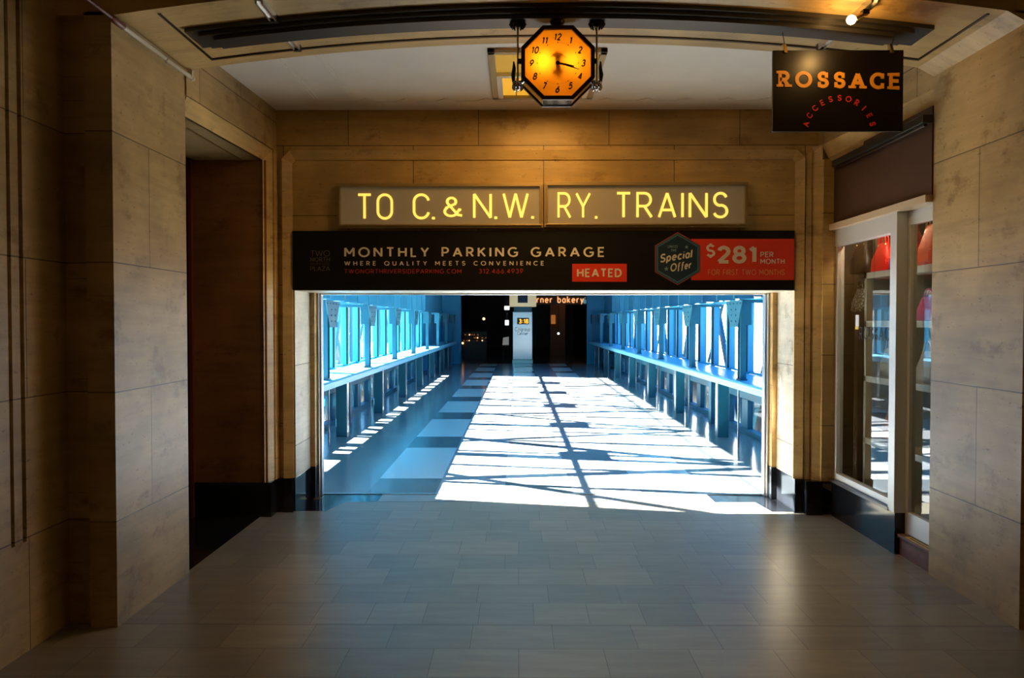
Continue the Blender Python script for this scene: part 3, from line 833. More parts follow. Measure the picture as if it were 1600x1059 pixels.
# ------------------------------------------------------------------ glazed walkway (a bridge between two buildings)
WIN = 3.31                      # glass planes at XC -+ WIN
ORD = ['first', 'second', 'third', 'fourth', 'fifth', 'sixth', 'seventh', 'eighth', 'ninth']
def sd(s): return lambda d: XC + s*d
Y0W = 7.72
bay = 1.0165
nwin = 1
for s in (-1, 1):
    X = sd(s)
    NB = 17 if s < 0 else 20
    YWE = Y0W + NB*bay
    f = MB()
    # mullion: slim below the transom, deep fin above it
    f.box(X(WIN-0.09), X(WIN+0.04), Y0W, Y0W+0.08, 0.92, 2.02)
    f.box(X(WIN-0.02), X(WIN+0.04), Y0W+0.06, Y0W+bay, 0.92, 0.95)
    f.box(X(WIN-0.02), X(WIN+0.01), Y0W, Y0W+bay, 2.94, 2.97)
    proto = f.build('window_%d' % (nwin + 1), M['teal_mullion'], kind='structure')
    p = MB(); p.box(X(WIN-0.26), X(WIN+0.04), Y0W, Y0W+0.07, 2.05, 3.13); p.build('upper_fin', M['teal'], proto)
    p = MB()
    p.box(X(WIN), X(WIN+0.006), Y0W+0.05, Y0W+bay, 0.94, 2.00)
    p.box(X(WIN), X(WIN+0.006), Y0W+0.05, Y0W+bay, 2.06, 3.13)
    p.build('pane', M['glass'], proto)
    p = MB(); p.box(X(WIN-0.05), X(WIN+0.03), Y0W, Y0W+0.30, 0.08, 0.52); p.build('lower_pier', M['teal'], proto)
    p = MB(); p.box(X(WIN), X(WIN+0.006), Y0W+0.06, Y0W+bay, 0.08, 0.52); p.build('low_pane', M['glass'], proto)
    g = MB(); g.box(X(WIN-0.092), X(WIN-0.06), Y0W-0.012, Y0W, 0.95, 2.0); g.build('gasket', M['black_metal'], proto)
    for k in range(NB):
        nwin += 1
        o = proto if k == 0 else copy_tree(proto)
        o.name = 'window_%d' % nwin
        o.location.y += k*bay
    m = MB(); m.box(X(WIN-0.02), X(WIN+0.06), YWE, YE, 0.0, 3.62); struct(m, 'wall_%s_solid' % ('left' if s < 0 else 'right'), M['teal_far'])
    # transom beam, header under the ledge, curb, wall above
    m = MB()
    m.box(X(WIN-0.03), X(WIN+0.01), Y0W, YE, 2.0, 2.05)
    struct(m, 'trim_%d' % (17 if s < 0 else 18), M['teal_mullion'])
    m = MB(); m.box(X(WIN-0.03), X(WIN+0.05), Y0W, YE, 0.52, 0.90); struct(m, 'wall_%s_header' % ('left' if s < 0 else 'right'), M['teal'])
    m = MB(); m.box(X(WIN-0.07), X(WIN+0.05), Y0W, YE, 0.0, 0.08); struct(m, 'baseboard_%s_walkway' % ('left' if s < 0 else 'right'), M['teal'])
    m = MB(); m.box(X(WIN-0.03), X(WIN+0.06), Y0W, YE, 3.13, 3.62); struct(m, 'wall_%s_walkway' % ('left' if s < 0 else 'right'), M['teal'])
    # ledge with its legs
    side = 'left' if s < 0 else 'right'
    lg = thing('window_ledge', (X(2.95), Y0W, 0), 'long blue painted ledge on steel legs under the %s windows of the walkway' % side, 'ledge')
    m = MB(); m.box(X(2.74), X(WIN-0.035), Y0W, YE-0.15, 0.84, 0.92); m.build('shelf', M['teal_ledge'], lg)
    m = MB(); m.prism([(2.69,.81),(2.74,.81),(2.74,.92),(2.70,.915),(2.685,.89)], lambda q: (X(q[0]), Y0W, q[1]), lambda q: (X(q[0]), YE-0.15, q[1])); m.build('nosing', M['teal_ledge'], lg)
    y = 11.5 - 3.05
    first = None
    while y < YE - 0.4:
        m = MB()
        m.box(X(2.74), X(2.90), y, y+0.02, 0.0, 0.84); m.box(X(2.74), X(2.86), y+0.02, y+0.13, 0.0, 0.84)
        m.build('leg', M['teal'], lg, bevel=0.004)
        m = MB(); m.box(X(2.735), X(2.745), y+0.015, y+0.135, 0.0, 0.81); m.build('leg_lit_face', M['steel'], lg)  # pale steel on the inner face stands for light off the floor
        y += 3.05
    y = 10.0
    while y < YE - 0.4:       # intermediate brackets behind the legs
        m = MB(); m.box(X(3.02), X(3.14), y, y+0.16, 0.0, 0.84); m.build('bracket_post', M['teal'], lg, bevel=0.004)
        m = MB(); m.box(X(2.78), X(2.80), y+0.6, y+0.62, 0.0, 0.84); m.build('bracket_rod', M['steel'], lg)
        y += 3.05
    # riveted posts
    k = 0; y = 10.42
    while y < YE - 0.6:
        lab = '%s riveted teal steel post from the doorway along the %s windows' % (ORD[k], side)
        t = thing('steel_post', (X(2.8), y, 0.92), lab, 'post', 'riveted posts of the %s window wall' % side)
        b = MB(); b.box(X(2.755), X(2.835), y, y+0.018, 0.92, 1.99); b.box(X(2.755), X(2.835), y+0.112, y+0.13, 0.92, 1.99); b.box(X(2.79), X(2.802), y+0.018, y+0.112, 0.92, 1.99)
        b.build('shaft', M['teal'], t)
        b = MB(); b.box(X(2.745), X(2.845), y-0.02, y+0.15, 0.92, 0.94); b.build('base_plate', M['teal'], t)
        b = MB(); b.box(X(2.76), X(WIN-0.03), y+0.03, y+0.10, 1.955, 2.0); b.build('arm', M['teal'], t)
        b = MB()
        yc = y+0.28
        b.prism([(yc-0.40,1.99),(yc+0.40,1.99),(yc+0.18,1.63),(yc-0.18,1.63)], lambda q: (X(2.742), q[0], q[1]), lambda q: (X(2.754), q[0], q[1]))
        for (dy, dz) in [(-.32,1.95),(-.17,1.95),(0,1.95),(.17,1.95),(.32,1.95),(-.11,1.87),(-.11,1.79),(-.11,1.71),(.11,1.87),(.11,1.79),(.11,1.71)]:
            b.lathe([(0.013,-0.006),(0.012,0.0),(0.007,0.006)] if s > 0 else [(0.007,-0.006),(0.012,0.0),(0.013,0.006)], (X(2.737), yc+dy, dz), 'X', 8)
        b.build('gusset_plate', M['teal'], t)
        b = MB(); b.box(X(2.754), X(2.90), y-0.008, y, 1.66, 1.99)
        b.build('end_gusset', M['teal'], t)
        k += 1; y += 2.95
    # outer truss seen through the glass: bottom girder, uprights, diagonals
    m = MB(); m.box(X(WIN+0.5), X(WIN+0.58), Y0W, YE, -0.8, 0.64 if s < 0 else 0.5); struct(m, 'trim_%d' % (19 if s < 0 else 20), M['girder'])
    k = 0; y = 10.5 - 2.95
    xo = X(WIN+0.38)
    if s > 0: y += 2.95; k += 1
    while y < YE - 3:
        t = thing('truss_upright', (xo, y, -0.8), '%s outer truss upright with brace from the doorway, outside the %s windows' % ((ORD+['tenth'])[k], side), 'truss', 'outer truss panels beyond the %s windows' % side)
        m = MB(); m.box(xo-0.06, xo+0.06, y, y+0.15, -0.8, 3.7); m.build('upright', M['teal'], t)
        a, b_ = ((y, -0.6), (y+2.95, 3.5)) if k % 2 == 0 else ((y, 3.5), (y+2.95, -0.6))
        w = 0.14
        m = MB(); w2 = 0.08; a2, b2 = ((y, 3.3), (y+2.95, 0.2)) if k % 2 == 0 else ((y, 0.2), (y+2.95, 3.3))
        m.hexa([(xo-.07,a2[0],a2[1]-w2),(xo-.05,a2[0],a2[1]-w2),(xo-.05,b2[0],b2[1]-w2),(xo-.07,b2[0],b2[1]-w2),(xo-.07,a2[0],a2[1]+w2),(xo-.05,a2[0],a2[1]+w2),(xo-.05,b2[0],b2[1]+w2),(xo-.07,b2[0],b2[1]+w2)])
        m.build('counter_brace', M['teal'], t)
        m = MB(); m.hexa([(xo-.03,a[0],a[1]-w),(xo+.03,a[0],a[1]-w),(xo+.03,b_[0],b_[1]-w),(xo-.03,b_[0],b_[1]-w),(xo-.03,a[0],a[1]+w),(xo+.03,a[0],a[1]+w),(xo+.03,b_[0],b_[1]+w),(xo-.03,b_[0],b_[1]+w)])
        m.build('diagonal_brace', M['teal'], t)
        k += 1; y += 2.95

# unseen roof deck, slots added to throw sun on the right ledge and beam
m = MB()
zr0, zr1 = 3.62, 3.70
def roof(x0, x1, y0, y1): m.box(x0, x1, y0, y1, zr0, zr1)
xa0, xa1, xb0, xb1 = -2.17, -2.04, -0.06, 0.12
roof(-3.2, xa0, 9.2, YE); roof(xa1, xb0, 9.2, YE); roof(xb1, 3.6, 9.2, YE)
y = 9.2; k = 0
while y < YE:
    roof(xa0, xa1, y, y+(0.5 if k % 2 else 0.28)); roof(xb0, xb1, y, y+(0.75 if k % 3 else 0.4)); y += 1.05; k += 1
roof(xa0, xa1, 21, YE); roof(xb0, xb1, 21, YE)
struct(m, 'ceiling_walkway', M['roof'])
# unseen first roof bay, hole added and shaped to light the right jamb
def jamb_to_roof(y, z): return (2.485 - 1.87*(zr0 - z), y + 0.40*(zr0 - z))
hole = [jamb_to_roof(7.36, 1.48), jamb_to_roof(6.97, 0.85), jamb_to_roof(6.97, 0.60), jamb_to_roof(7.40, 0.60)]
import bmesh
bm = bmesh.new()
outer = [(-3.2, YT), (3.6, YT), (3.6, 9.2), (-3.2, 9.2)]
ed = []
for loop in (outer, hole):
    vsx = [bm.verts.new((x, y, zr0)) for x, y in loop]
    ed += [bm.edges.new((vsx[i], vsx[(i+1) % len(vsx)])) for i in range(len(vsx))]
bmesh.ops.triangle_fill(bm, use_beauty=True, edges=ed)
r = bmesh.ops.extrude_face_region(bm, geom=bm.faces[:])
bmesh.ops.translate(bm, verts=[e for e in r['geom'] if isinstance(e, bmesh.types.BMVert)], vec=(0, 0, 0.08))
bmesh.ops.recalc_face_normals(bm, faces=bm.faces)
me = bpy.data.meshes.new('ceiling_walkway_entry'); bm.to_mesh(me); bm.free()
me.materials.append(M['roof'])
o = bpy.data.objects.new('ceiling_walkway_entry', me); COL.objects.link(o); o['kind'] = 'structure'
# wall closing the walkway above and beside the opening
m = MB()
m.box(-3.3, XO0+0.05, YT-0.03, YT+0.03, 0, 3.7); m.box(XO1-0.05, 3.7, YT-0.03, YT+0.03, 0, 3.7); m.box(XO0+0.05, XO1-0.05, YT-0.03, YT+0.03, ZO, 3.7)
struct(m, 'wall_walkway_start', M['teal'])

# pale ground put in place of the river to brighten the windows, buildings
m = MB(); m.box(-160, 160, -20, 260, -5.2, -5.0); struct(m, 'ground_outside', M['paving'])
m = MB(); m.box(-200, -30, 120, 150, -5, 5); struct(m, 'exterior_building', M['building'])
m = MB(); m.box(14, 34, 44, 95, -5, 7); struct(m, 'exterior_building', M['building'])

# ------------------------------------------------------------------ lobby at the far end
m = MB()
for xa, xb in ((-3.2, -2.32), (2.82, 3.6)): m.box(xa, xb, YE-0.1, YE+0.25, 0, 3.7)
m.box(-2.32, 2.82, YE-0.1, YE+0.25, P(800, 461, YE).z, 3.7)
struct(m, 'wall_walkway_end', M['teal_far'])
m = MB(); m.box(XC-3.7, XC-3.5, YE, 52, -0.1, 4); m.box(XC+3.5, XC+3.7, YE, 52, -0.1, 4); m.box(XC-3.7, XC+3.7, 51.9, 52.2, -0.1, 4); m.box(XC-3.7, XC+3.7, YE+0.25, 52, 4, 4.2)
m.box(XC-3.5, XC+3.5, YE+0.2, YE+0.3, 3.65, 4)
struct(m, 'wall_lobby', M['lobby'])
YY = 32.4
a, b = P(801, 568, YY), P(832, 487, YY)
py = thing('display_pylon', ((a.x+b.x)/2, YY, 0), 'brushed steel column with amber digital clock and cream light box, far end of walkway', 'pylon')
m = MB(); m.box(a.x, b.x, YY, YY+0.4, 0.12, b.z); m.build('steel_column', M['steel'], py, bevel=0.02)
m = MB(); m.box(a.x-0.01, b.x+0.01, YY-0.01, YY+0.41, 0, 0.12); m.build('plinth', M['silver'], py)
n0, n1 = P(803, 487, YY), P(831, 478, YY)
m = MB(); m.box(n0.x, n1.x, YY+0.06, YY+0.34, b.z, n1.z); m.build('neck', M['teal'], py)
h0, h1 = P(796, 479, YY), P(838, 459, YY)
m = MB(); m.box(h0.x, h1.x, YY-0.05, YY+0.45, h0.z, h1.z); hd = m.build('light_box', M['cream_box'], py, bevel=0.02)
m = MB(); q0, q1 = P(809, 473, YY-.05), P(824.5, 460, YY-.05); m.box(q0.x, q1.x, YY-0.06, YY-0.05, q0.z, q1.z); m.build('navy_square', M['navy'], hd)
m = MB(); q0, q1 = P(808, 506.5, YY), P(826.5, 496.5, YY); m.box(q0.x, q1.x, YY-0.012, YY, q0.z, q1.z); ld = m.build('display_panel', M['black_metal'], py)
m = MB(); text_px(m, '3:18', 811, 825.5, 498, 505.5, YY-0.013, 0.2, track=.18); dg = m.build('digits', M['led_orange'], ld)
m = MB(); text_px(m, 'Citigroup', 804.5, 828, 511, 517.5, YY-0.002, 0.11, track=.16); text_px(m, 'Center', 808, 825, 518, 523.5, YY-0.002, 0.12, track=.16); m.build('lettering', plain('grey etched lettering', (0.12, 0.12, 0.12), 0.5), py)
# bakery sign
YK = 37.0
m = MB()
m.f = []
text_px(m, 'corner bakery', 823.5, 912, 462, 473.5, YK, 0.17, track=.20, depth=0.05)
bs = thing('bakery_sign', (P(868, 470, YK).x, YK, P(868, 473, YK).z), 'orange lit typewriter-style shop lettering in the dark lobby, right of the steel column', 'sign')
m.build('lettering', M['sign_orange_glow'], bs)
m = MB(); q0, q1 = P(800, 475, YK), P(921, 459, YK); m.box(q0.x, q1.x, YK+0.06, YK+0.14, q0.z-0.02, q1.z+0.2); m.build('fascia', M['lobby'], bs)
m = MB(); c0 = P(914, 471, YK-0.02); m.lathe([(0.10, -0.02), (0.10, 0.02)], (c0.x, YK, c0.z), 'Y', 16); m.tube([(c0.x-0.05, YK, c0.z+0.08), (c0.x+0.02, YK, c0.z+0.20)], 0.03, 6); m.build('cup_emblem', plain('pale blue lit emblem', (0.2, 0.4, 0.5), 0.5, emit=(0.15, 0.45, 0.6), estr=0.12), bs)
# lobby lights and fittings, small in the distance
def pend(u, v, Y, r, mat, lab, drop=True):
    c = P(u, v, Y)
    t = thing('pendant_lamp', (c.x, c.y, c.z-r), lab, 'lamp')
    MB().ball(c, r, 12).build('globe', mat, t, smooth=True)
    MB().tube([(c.x, c.y, c.z+r*0.9), (c.x, c.y, 4.0)], 0.012, 6).build('cord', M['black_metal'], t)
pend(756, 498, 38, 0.065, M['spark_warm'], 'small warm globe lamp glowing in the dark lobby, upper left of the steel column')
pend(872.5, 521, 38, 0.06, M['spark_white'], 'small white globe lamp glowing low in the lobby, right of the steel column')
# counter with lit goods, left in the lobby
c0, c1 = P(722, 548, 36), P(760, 537, 36)
ct = thing('shop_counter', ((c0.x+c1.x)/2, 36.2, 0), 'dark counter dotted with small amber lights, left part of the far lobby', 'counter')
m = MB(); m.box(c0.x, c1.x, 36, 36.6, 0, 0.78); m.build('body', M['lobby'], ct)
m = MB(); m.box(c0.x-0.02, c1.x+0.02, 35.97, 36.62, 0.78, 0.81); m.build('top', M['lobby'], ct)
rnd = random.Random(3)
for zz in (0.94, 1.08):
    m = MB(); m.box(c0.x, c1.x, 36.45, 36.58, zz-.015, zz); m.build('rear_shelf', M['lobby'], ct)
m = MB(); m.box(c0.x, c1.x, 36.58, 36.60, 0.81, 1.25); m.build('rear_board', M['lobby'], ct)
for k in range(16):
    x_ = c0.x + (c1.x-c0.x)*rnd.uniform(.04, .96); zz = (0.81, 0.94, 1.08)[k % 3]
    mm = MB(); mm.lathe([(.022, 0), (.024, .03), (.016, .05)], (x_, 36.51, zz), 'Z', 10); mm.build('amber_jar', M['amber_glass'] if k % 4 else M['spark_warm'], ct)
c = P(723, 536, 35.9)
t = tag(MB().ball(c, 0.05, 12).build('counter_lamp', M['spark_warm'], smooth=True), 'small round warm lamp at the left front end of the lobby counter', 'lamp')
MB().tube([(c.x, c.y, 0), (c.x, c.y, c.z-0.04)], 0.012, 6).build('stand', M['black_metal'], t)
# white chair shape and wall lights beside the column
q0, q1 = P(785, 539, 35), P(795, 526, 35)
t = thing('menu_board', ((q0.x+q1.x)/2, 35, 0), 'small white leaning notice board standing left of the steel column', 'board')
m = MB(); m.hexa([(q0.x,35,q0.z),(q1.x,35.02,q0.z),(q1.x,35.06,q0.z),(q0.x,35.04,q0.z),(q0.x+.03,35.1,q1.z-.04),(q1.x,35.12,q1.z),(q1.x,35.16,q1.z),(q0.x+.03,35.14,q1.z-.04)]); m.build('board', plain('white board', (0.7, 0.66, 0.6), 0.5, emit=(0.9, 0.85, 0.75), estr=0.05), t)
m = MB(); m.box(q0.x+.02, q0.x+.05, 35.02, 35.05, 0, q0.z+.02); m.box(q1.x-.05, q1.x-.02, 35.03, 35.06, 0, q0.z+.02); m.build('stand', M['black_metal'], t)
for (u, v, w, h, lab) in ((792, 481, 4, 3, 'bright white wall light high up left of the steel column'), (792, 504, 3, 4, 'bright white wall light at mid height left of the steel column')):
    q0, q1 = P(u-w, v+h, 36), P(u+w, v-h, 36)
    t = tag(MB().box(q0.x, q1.x, 36, 36.1, q0.z, q1.z).build('wall_light', M['spark_white'], bevel=0.02), lab, 'light')
    MB().box(q0.x+.05, q0.x+.12, 36.05, 36.2, q0.z-0.1, 4.0).build('bracket', M['black_metal'], t)
q0, q1 = P(861, 506, 40), P(868, 492, 40)
t = tag(MB().box(q0.x, q1.x, 40, 40.05, q0.z, q1.z).build('lit_window', M['amber_glass']), 'amber lit doorway panel deep in the lobby, right of the steel column', 'panel')
MB().box(q0.x-.04, q1.x+.5, 40.05, 40.2, 0, 3.2).build('partition', plain('dim orange partition', (0.16, 0.06, 0.02), 0.6), t)
lamp('lobby_light', (3.0, 39.0, 3.2), 5, (1.0, 0.55, 0.25), 0.1)

# ------------------------------------------------------------------ the lit sign over the opening
sg = thing('station_sign', (0.22, YB, P(800, 355, YB).z), 'long bronze-framed light box reading TO C. & N.W. RY. TRAINS in glowing yellow letters', 'sign')
def sign_frame(u0, u1, v0, v1, nm):
    a, b = P(u0, v1, YB-0.06), P(u1, v0, YB-0.06)
    x0, x1, z0, z1 = a.x, b.x, a.z, b.z
    m = MB(); w = 0.03
    for d, (ya, yb) in ((0, (YB-0.06, YB)), (w*.55, (YB-0.075, YB))):
        ww = w*0.5 if d else w
        m.box(x0+d, x1-d, ya, yb, z1-d-ww, z1-d); m.box(x0+d, x1-d, ya, yb, z0+d, z0+d+ww)
        m.box(x0+d, x0+d+ww, ya, yb, z0+d+ww, z1-d-ww); m.box(x1-d-ww, x1-d, ya, yb, z0+d+ww, z1-d-ww)
    fr = m.build(nm, M['bronze'], sg, bevel=0.003)
    m = MB(); m.box(x0+w, x1-w, YB-0.045, YB, z0+w, z1-w)
    return m.build('frosted_panel', M['sign_panel'], sg)
p1 = sign_frame(527, 849, 286, 356, 'frame')
p2 = sign_frame(850, 1169, 284, 355, 'frame')
m = MB(); YL = YB-0.046
for (st, u0, u1, va, vb) in (('TO', 558, 614, 302, 343.5), ('C.', 645, 679.5, 302, 343), ('N.', 739, 777, 301, 342.5), ('W.', 785, 834.5, 300.5, 342)):
    text_px(m, st, u0, u1, va, vb, YL, 0.105, glyphs=GN, depth=0.006, track=.20 if st == 'TO' else .10)
text_px(m, '&', 692, 724, 306, 339.5, YL, 0.12, glyphs=GN, depth=0.006)
m.build('lettering', M['letter_glow'], p1)
m = MB()
for (st, u0, u1, va, vb) in (('RY.', 871, 933.5, 300, 342), ('TRAINS', 962, 1138, 299.5, 341.5)):
    text_px(m, st, u0, u1, va, vb, YL, 0.105, glyphs=GN, depth=0.006, track=.20)
m.build('lettering', M['letter_glow'], p2)

# ------------------------------------------------------------------ parking banner
YN = YB-0.03
a, b = P(457.5, 453, YN), P(1241.5, 360, YN)
bn = thing('parking_banner', ((a.x+b.x)/2, YB-0.015, a.z), 'wide black banner advertising a heated monthly parking garage, above the opening', 'banner')
m = MB(); m.box(a.x, b.x, YN, YB-0.001, a.z, b.z); m.build('board', M['banner_black'], bn)
YF = YN-0.001
def ink(name, mat, items, lab=None, parent=None, **kw):
    m = MB()
    for (st, u0, u1, v0, v1, w, kk) in items: text_px(m, st, u0, u1, v0, v1, YF, w, depth=0.002, **kk)
    o = m.build(name, mat, parent or bn)
    if lab: o['label'] = lab
    return o
ink('headline_lettering', M['print_cream'], [('MONTHLY PARKING GARAGE', 538, 945, 385.5, 402, .19, dict(track=.36))])
ink('tagline_lettering', M['print_cream'], [('WHERE QUALITY MEETS CONVENIENCE', 538, 850, 407.5, 415, .18, dict(track=.62))])
ink('web_address_lettering', M['print_red'], [('TWONORTHRIVERSIDEPARKING.COM', 538, 721, 420, 427.5, .17, dict(track=.22))], 'small red web address')
ink('phone_number_lettering', M['print_red'], [('312.466.4939', 748, 817.5, 419.5, 427.5, .19, dict(track=.22))], 'small red phone number')
ink('logo', M['print_grey'], [('TWO', 485, 515.5, 391, 400.5, .08, dict(track=.10)), ('NORTH', 485, 515.5, 402, 408.7, .10, dict(track=.18)), ('PLAZA', 485, 515.5, 416, 423, .10, dict(track=.16))], 'thin bronze lettering')
ink('logo_line', M['print_dark'], [('RIVERSIDE', 485, 515, 410, 414.3, .14, dict(track=.30))])
def flat(name, mat, u0, u1, v0, v1, parent, d=0.002):
    m = MB(); box_px(m, u0, u1, v0, v1, YN-d, YN); return m.build(name, mat, parent)
hb = flat('heated_box', M['panel_red'], 894, 979.5, 412, 440, bn); hb['label'] = 'red box reading HEATED'
YF = YN-0.003
ink('lettering', M['print_cream'], [('HEATED', 901.5, 971.5, 419, 433.5, .22, dict(track=.16))], parent=hb)
rp = flat('price_panel', M['panel_red'], 1080, 1241.3, 373, 437.5, bn); rp['label'] = 'red price panel'
ink('lettering', M['print_cream'], [('$', 1103, 1117.5, 380, 403, .19, {}), ('281', 1120, 1182, 383, 412.5, .24, dict(track=.10)), ('PER', 1188, 1208.5, 393, 402, .19, dict(track=.14)), ('MONTH', 1188, 1226, 404, 412.5, .19, dict(track=.14))], parent=rp)
ink('small_lettering', M['print_orange'], [('FOR FIRST TWO MONTHS', 1106, 1226, 420.5, 430, .15, dict(track=.16))], parent=rp)
def hexa_px(name, mat, k, y0, y1, parent):
    c = (1058.8, 404); pts = []
    for (du, dv) in ((0,-41.5),(35.5,-21),(35.5,20.5),(0,41.5),(-35.5,21),(-35.5,-20.5)):
        q = P(c[0]+du*k, c[1]+dv*k, YN); pts.append((q.x, q.z))
    m = MB(); m.prism(pts, lambda p: (p[0], y0, p[1]), lambda p: (p[0], y1, p[1])); return m.build(name, mat, parent)
hx = hexa_px('offer_badge', M['print_red'], 1.0, YN-0.004, YN, bn); hx['label'] = 'hexagonal special offer badge'
hexa_px('badge_rim', M['badge_teal'], 0.965, YN-0.005, YN-0.004, hx)
hexa_px('badge_face', M['badge_navy'], 0.86, YN-0.006, YN-0.005, hx)
m = MB()      # dotted line inside the rim
cc = (1058.8, 404); H6 = [(0,-41.5),(35.5,-21),(35.5,20.5),(0,41.5),(-35.5,21),(-35.5,-20.5)]
for i in range(6):
    for t_ in range(16):
        f_ = t_/16.0
        q = P(cc[0]+(H6[i][0]*(1-f_)+H6[(i+1)%6][0]*f_)*0.885, cc[1]+(H6[i][1]*(1-f_)+H6[(i+1)%6][1]*f_)*0.885, YN)
        m.box(q.x-.003, q.x+.003, YN-0.0075, YN-0.006, q.z-.003, q.z+.003)
def star(mb, u, v, r):
    q = P(u, v, YN); pts = []
    for i in range(10):
        rr = r if i % 2 == 0 else r*0.42; an = math.pi/2 + i*math.pi/5
        pts.append((q.x+rr*math.cos(an), q.z+rr*math.sin(an)))
    for i in range(0, 10, 2): mb.prism([pts[i-1], pts[i], pts[i+1]], lambda p: (p[0], YN-0.0075, p[1]), lambda p: (p[0], YN-0.006, p[1]))
    mb.prism([pts[i] for i in (1, 3, 5, 7, 9)], lambda p: (p[0], YN-0.0075, p[1]), lambda p: (p[0], YN-0.006, p[1]))
star(m, 1072.5, 386, 0.019); star(m, 1041, 420, 0.023)
YF = YN-0.0065
text_px(m, 'LIMITED', 1043.5, 1059, 383, 387.5, YF, .18, track=.2); text_px(m, 'TIME', 1048, 1057, 389, 393, YF, .18, track=.2)
m.build('badge_marks', M['badge_pale'], hx)
m = MB()
an = math.radians(9); ux = Vector((math.cos(an), 0, math.sin(an))); uy = Vector((-math.sin(an)*0.35, 0, 1)).normalized()
px = 6.98/1220
o1 = P(1031, 411, YF); text(m, 'Special', (o1.x, YF, o1.z), ux, uy, 14*px, .2, fit=50*px, depth=0.002, track=.13, slant=.15)
o2 = P(1047, 425, YF); text(m, 'Offer', (o2.x, YF, o2.z), ux, uy, 13*px, .2, fit=33*px, depth=0.002, track=.12, slant=.15)
m.build('badge_script', M['print_cream'], hx)

# ------------------------------------------------------------------ hanging octagonal clock
YC = 4.63; CX, CZ = P(871.7, 98.3, YC).x, P(871.7, 98.3, YC).z
AP = 0.216                      # apothem
zt = arch_z(CX) - 0.068
ck = thing('hanging_clock', (CX, YC+0.08, CZ-AP), 'octagonal amber-lit clock in a dark bronze case hanging by two rods from the arch', 'clock')
def octa(r): return [(CX+r/math.cos(math.pi/8)*math.cos(math.pi/8+i*math.pi/4), CZ+r/math.cos(math.pi/8)*math.sin(math.pi/8+i*math.pi/4)) for i in range(8)]
def octa_ring(mb, ro, ri, y0, y1, ro1=None):
    A, B = octa(ro), octa(ri); A1 = octa(ro1 or ro)
    for i in range(8):
        j = (i+1) % 8
        mb.hexa([(A[i][0],y0,A[i][1]),(A[j][0],y0,A[j][1]),(B[j][0],y0,B[j][1]),(B[i][0],y0,B[i][1]),(A1[i][0],y1,A1[i][1]),(A1[j][0],y1,A1[j][1]),(B[j][0],y1,B[j][1]),(B[i][0],y1,B[i][1])])
m = MB(); octa_ring(m, AP, AP-0.022, YC-0.012, YC+0.012); m.build('front_bezel', M['dark_bronze'], ck)
m = MB(); octa_ring(m, AP, AP-0.022, YC+0.138, YC+0.16); m.build('rear_bezel', M['dark_bronze'], ck)
m = MB(); octa_ring(m, AP-0.006, AP-0.014, YC+0.012, YC+0.138); m.build('case', M['chrome'], ck)
for nm, y in (('dial', YC+0.004), ('rear_dial', YC+0.15)):
    m = MB(); m.prism(octa(AP-0.021), lambda p: (p[0], y, p[1]), lambda p: (p[0], y+0.003, p[1])); dl = m.build(nm, M['dial'], ck)
m = MB(); YD = YC+0.0035
m = MB()
RN = 0.153
for hnum in range(1, 13):
    a_ = math.radians(90-30*hnum); s_ = str(hnum)
    hh = 0.046
    text(m, s_, (CX+RN*1.0*math.cos(a_)-0.006, YD, CZ+RN*math.sin(a_)-hh/2), XW, ZW, hh, .24, depth=0.001, slant=.22, centre=True, xs=.85, track=.16)
for k in range(60):
    a_ = math.radians(6*k); big = k % 5 == 0; r_ = 0.0028 if big else 0.0012
    x_, z_ = CX+0.121*math.cos(a_), CZ+0.121*math.sin(a_)
    m.box(x_-r_, x_+r_, YD-0.001, YD, z_-r_, z_+r_)
for k in range(15):             # maker's lettering reads only as a fine arc of marks
    a_ = math.radians(140-100*k/14); x_, z_ = CX+0.055*math.cos(a_), CZ+0.055*math.sin(a_)
    m.box(x_-.0016, x_+.0016, YD-0.001, YD, z_-.0014, z_+.0014)
m.build('dial_lettering', M['black_ink'], ck)
def hand(nm, L, w0, w1, y, ang):
    d = Vector((math.sin(ang), 0, math.cos(ang))); n_ = Vector((d.z, 0, -d.x)); o_ = Vector((CX, 0, CZ))
    pts = [o_-d*0.012+n_*w0, o_+d*L*.75+n_*w0*.8, o_+d*L+n_*w1, o_+d*L-n_*w1, o_+d*L*.75-n_*w0*.8, o_-d*0.012-n_*w0]
    m = MB(); m.prism([(p.x, p.z) for p in pts], lambda p: (p[0], y, p[1]), lambda p: (p[0], y+0.003, p[1]))
    m.lathe([(0.011, y-0.001), (0.011, y+0.004)], (CX, 0, CZ), 'Y', 14)
    m.build(nm, M['black_ink'], ck)
hand('minute_hand', 0.133, 0.0034, 0.0014, YC-0.006, math.radians(107))
hand('hour_hand', 0.098, 0.006, 0.003, YC-0.002, math.radians(101.5))
m = MB(); m.lathe([(0.026, YC+0.03), (0.018, YC+0.05), (0.018, YC+0.10), (0.026, YC+0.12)], (CX, 0, CZ), 'Y', 14)
m.box(CX-0.02, CX+0.02, YC+0.012, YC+0.115, CZ-0.042, CZ+0.042); m.box(CX-.036, CX+.036, YC+.012, YC+.115, CZ+.036, CZ+.046); m.box(CX-.036, CX+.036, YC+.012, YC+.115, CZ-.046, CZ-.036)
m.build('movement', M['dark_bronze'], ck)
lamp('clock_bulb_light', (CX-0.085, YC+0.055, CZ+0.012), 0.66, (1.0, 0.66, 0.26), 0.012)
lamp('clock_bulb_light', (CX+0.085, YC+0.075, CZ+0.012), 0.50, (1.0, 0.66, 0.26), 0.012)
YR = YC+0.08
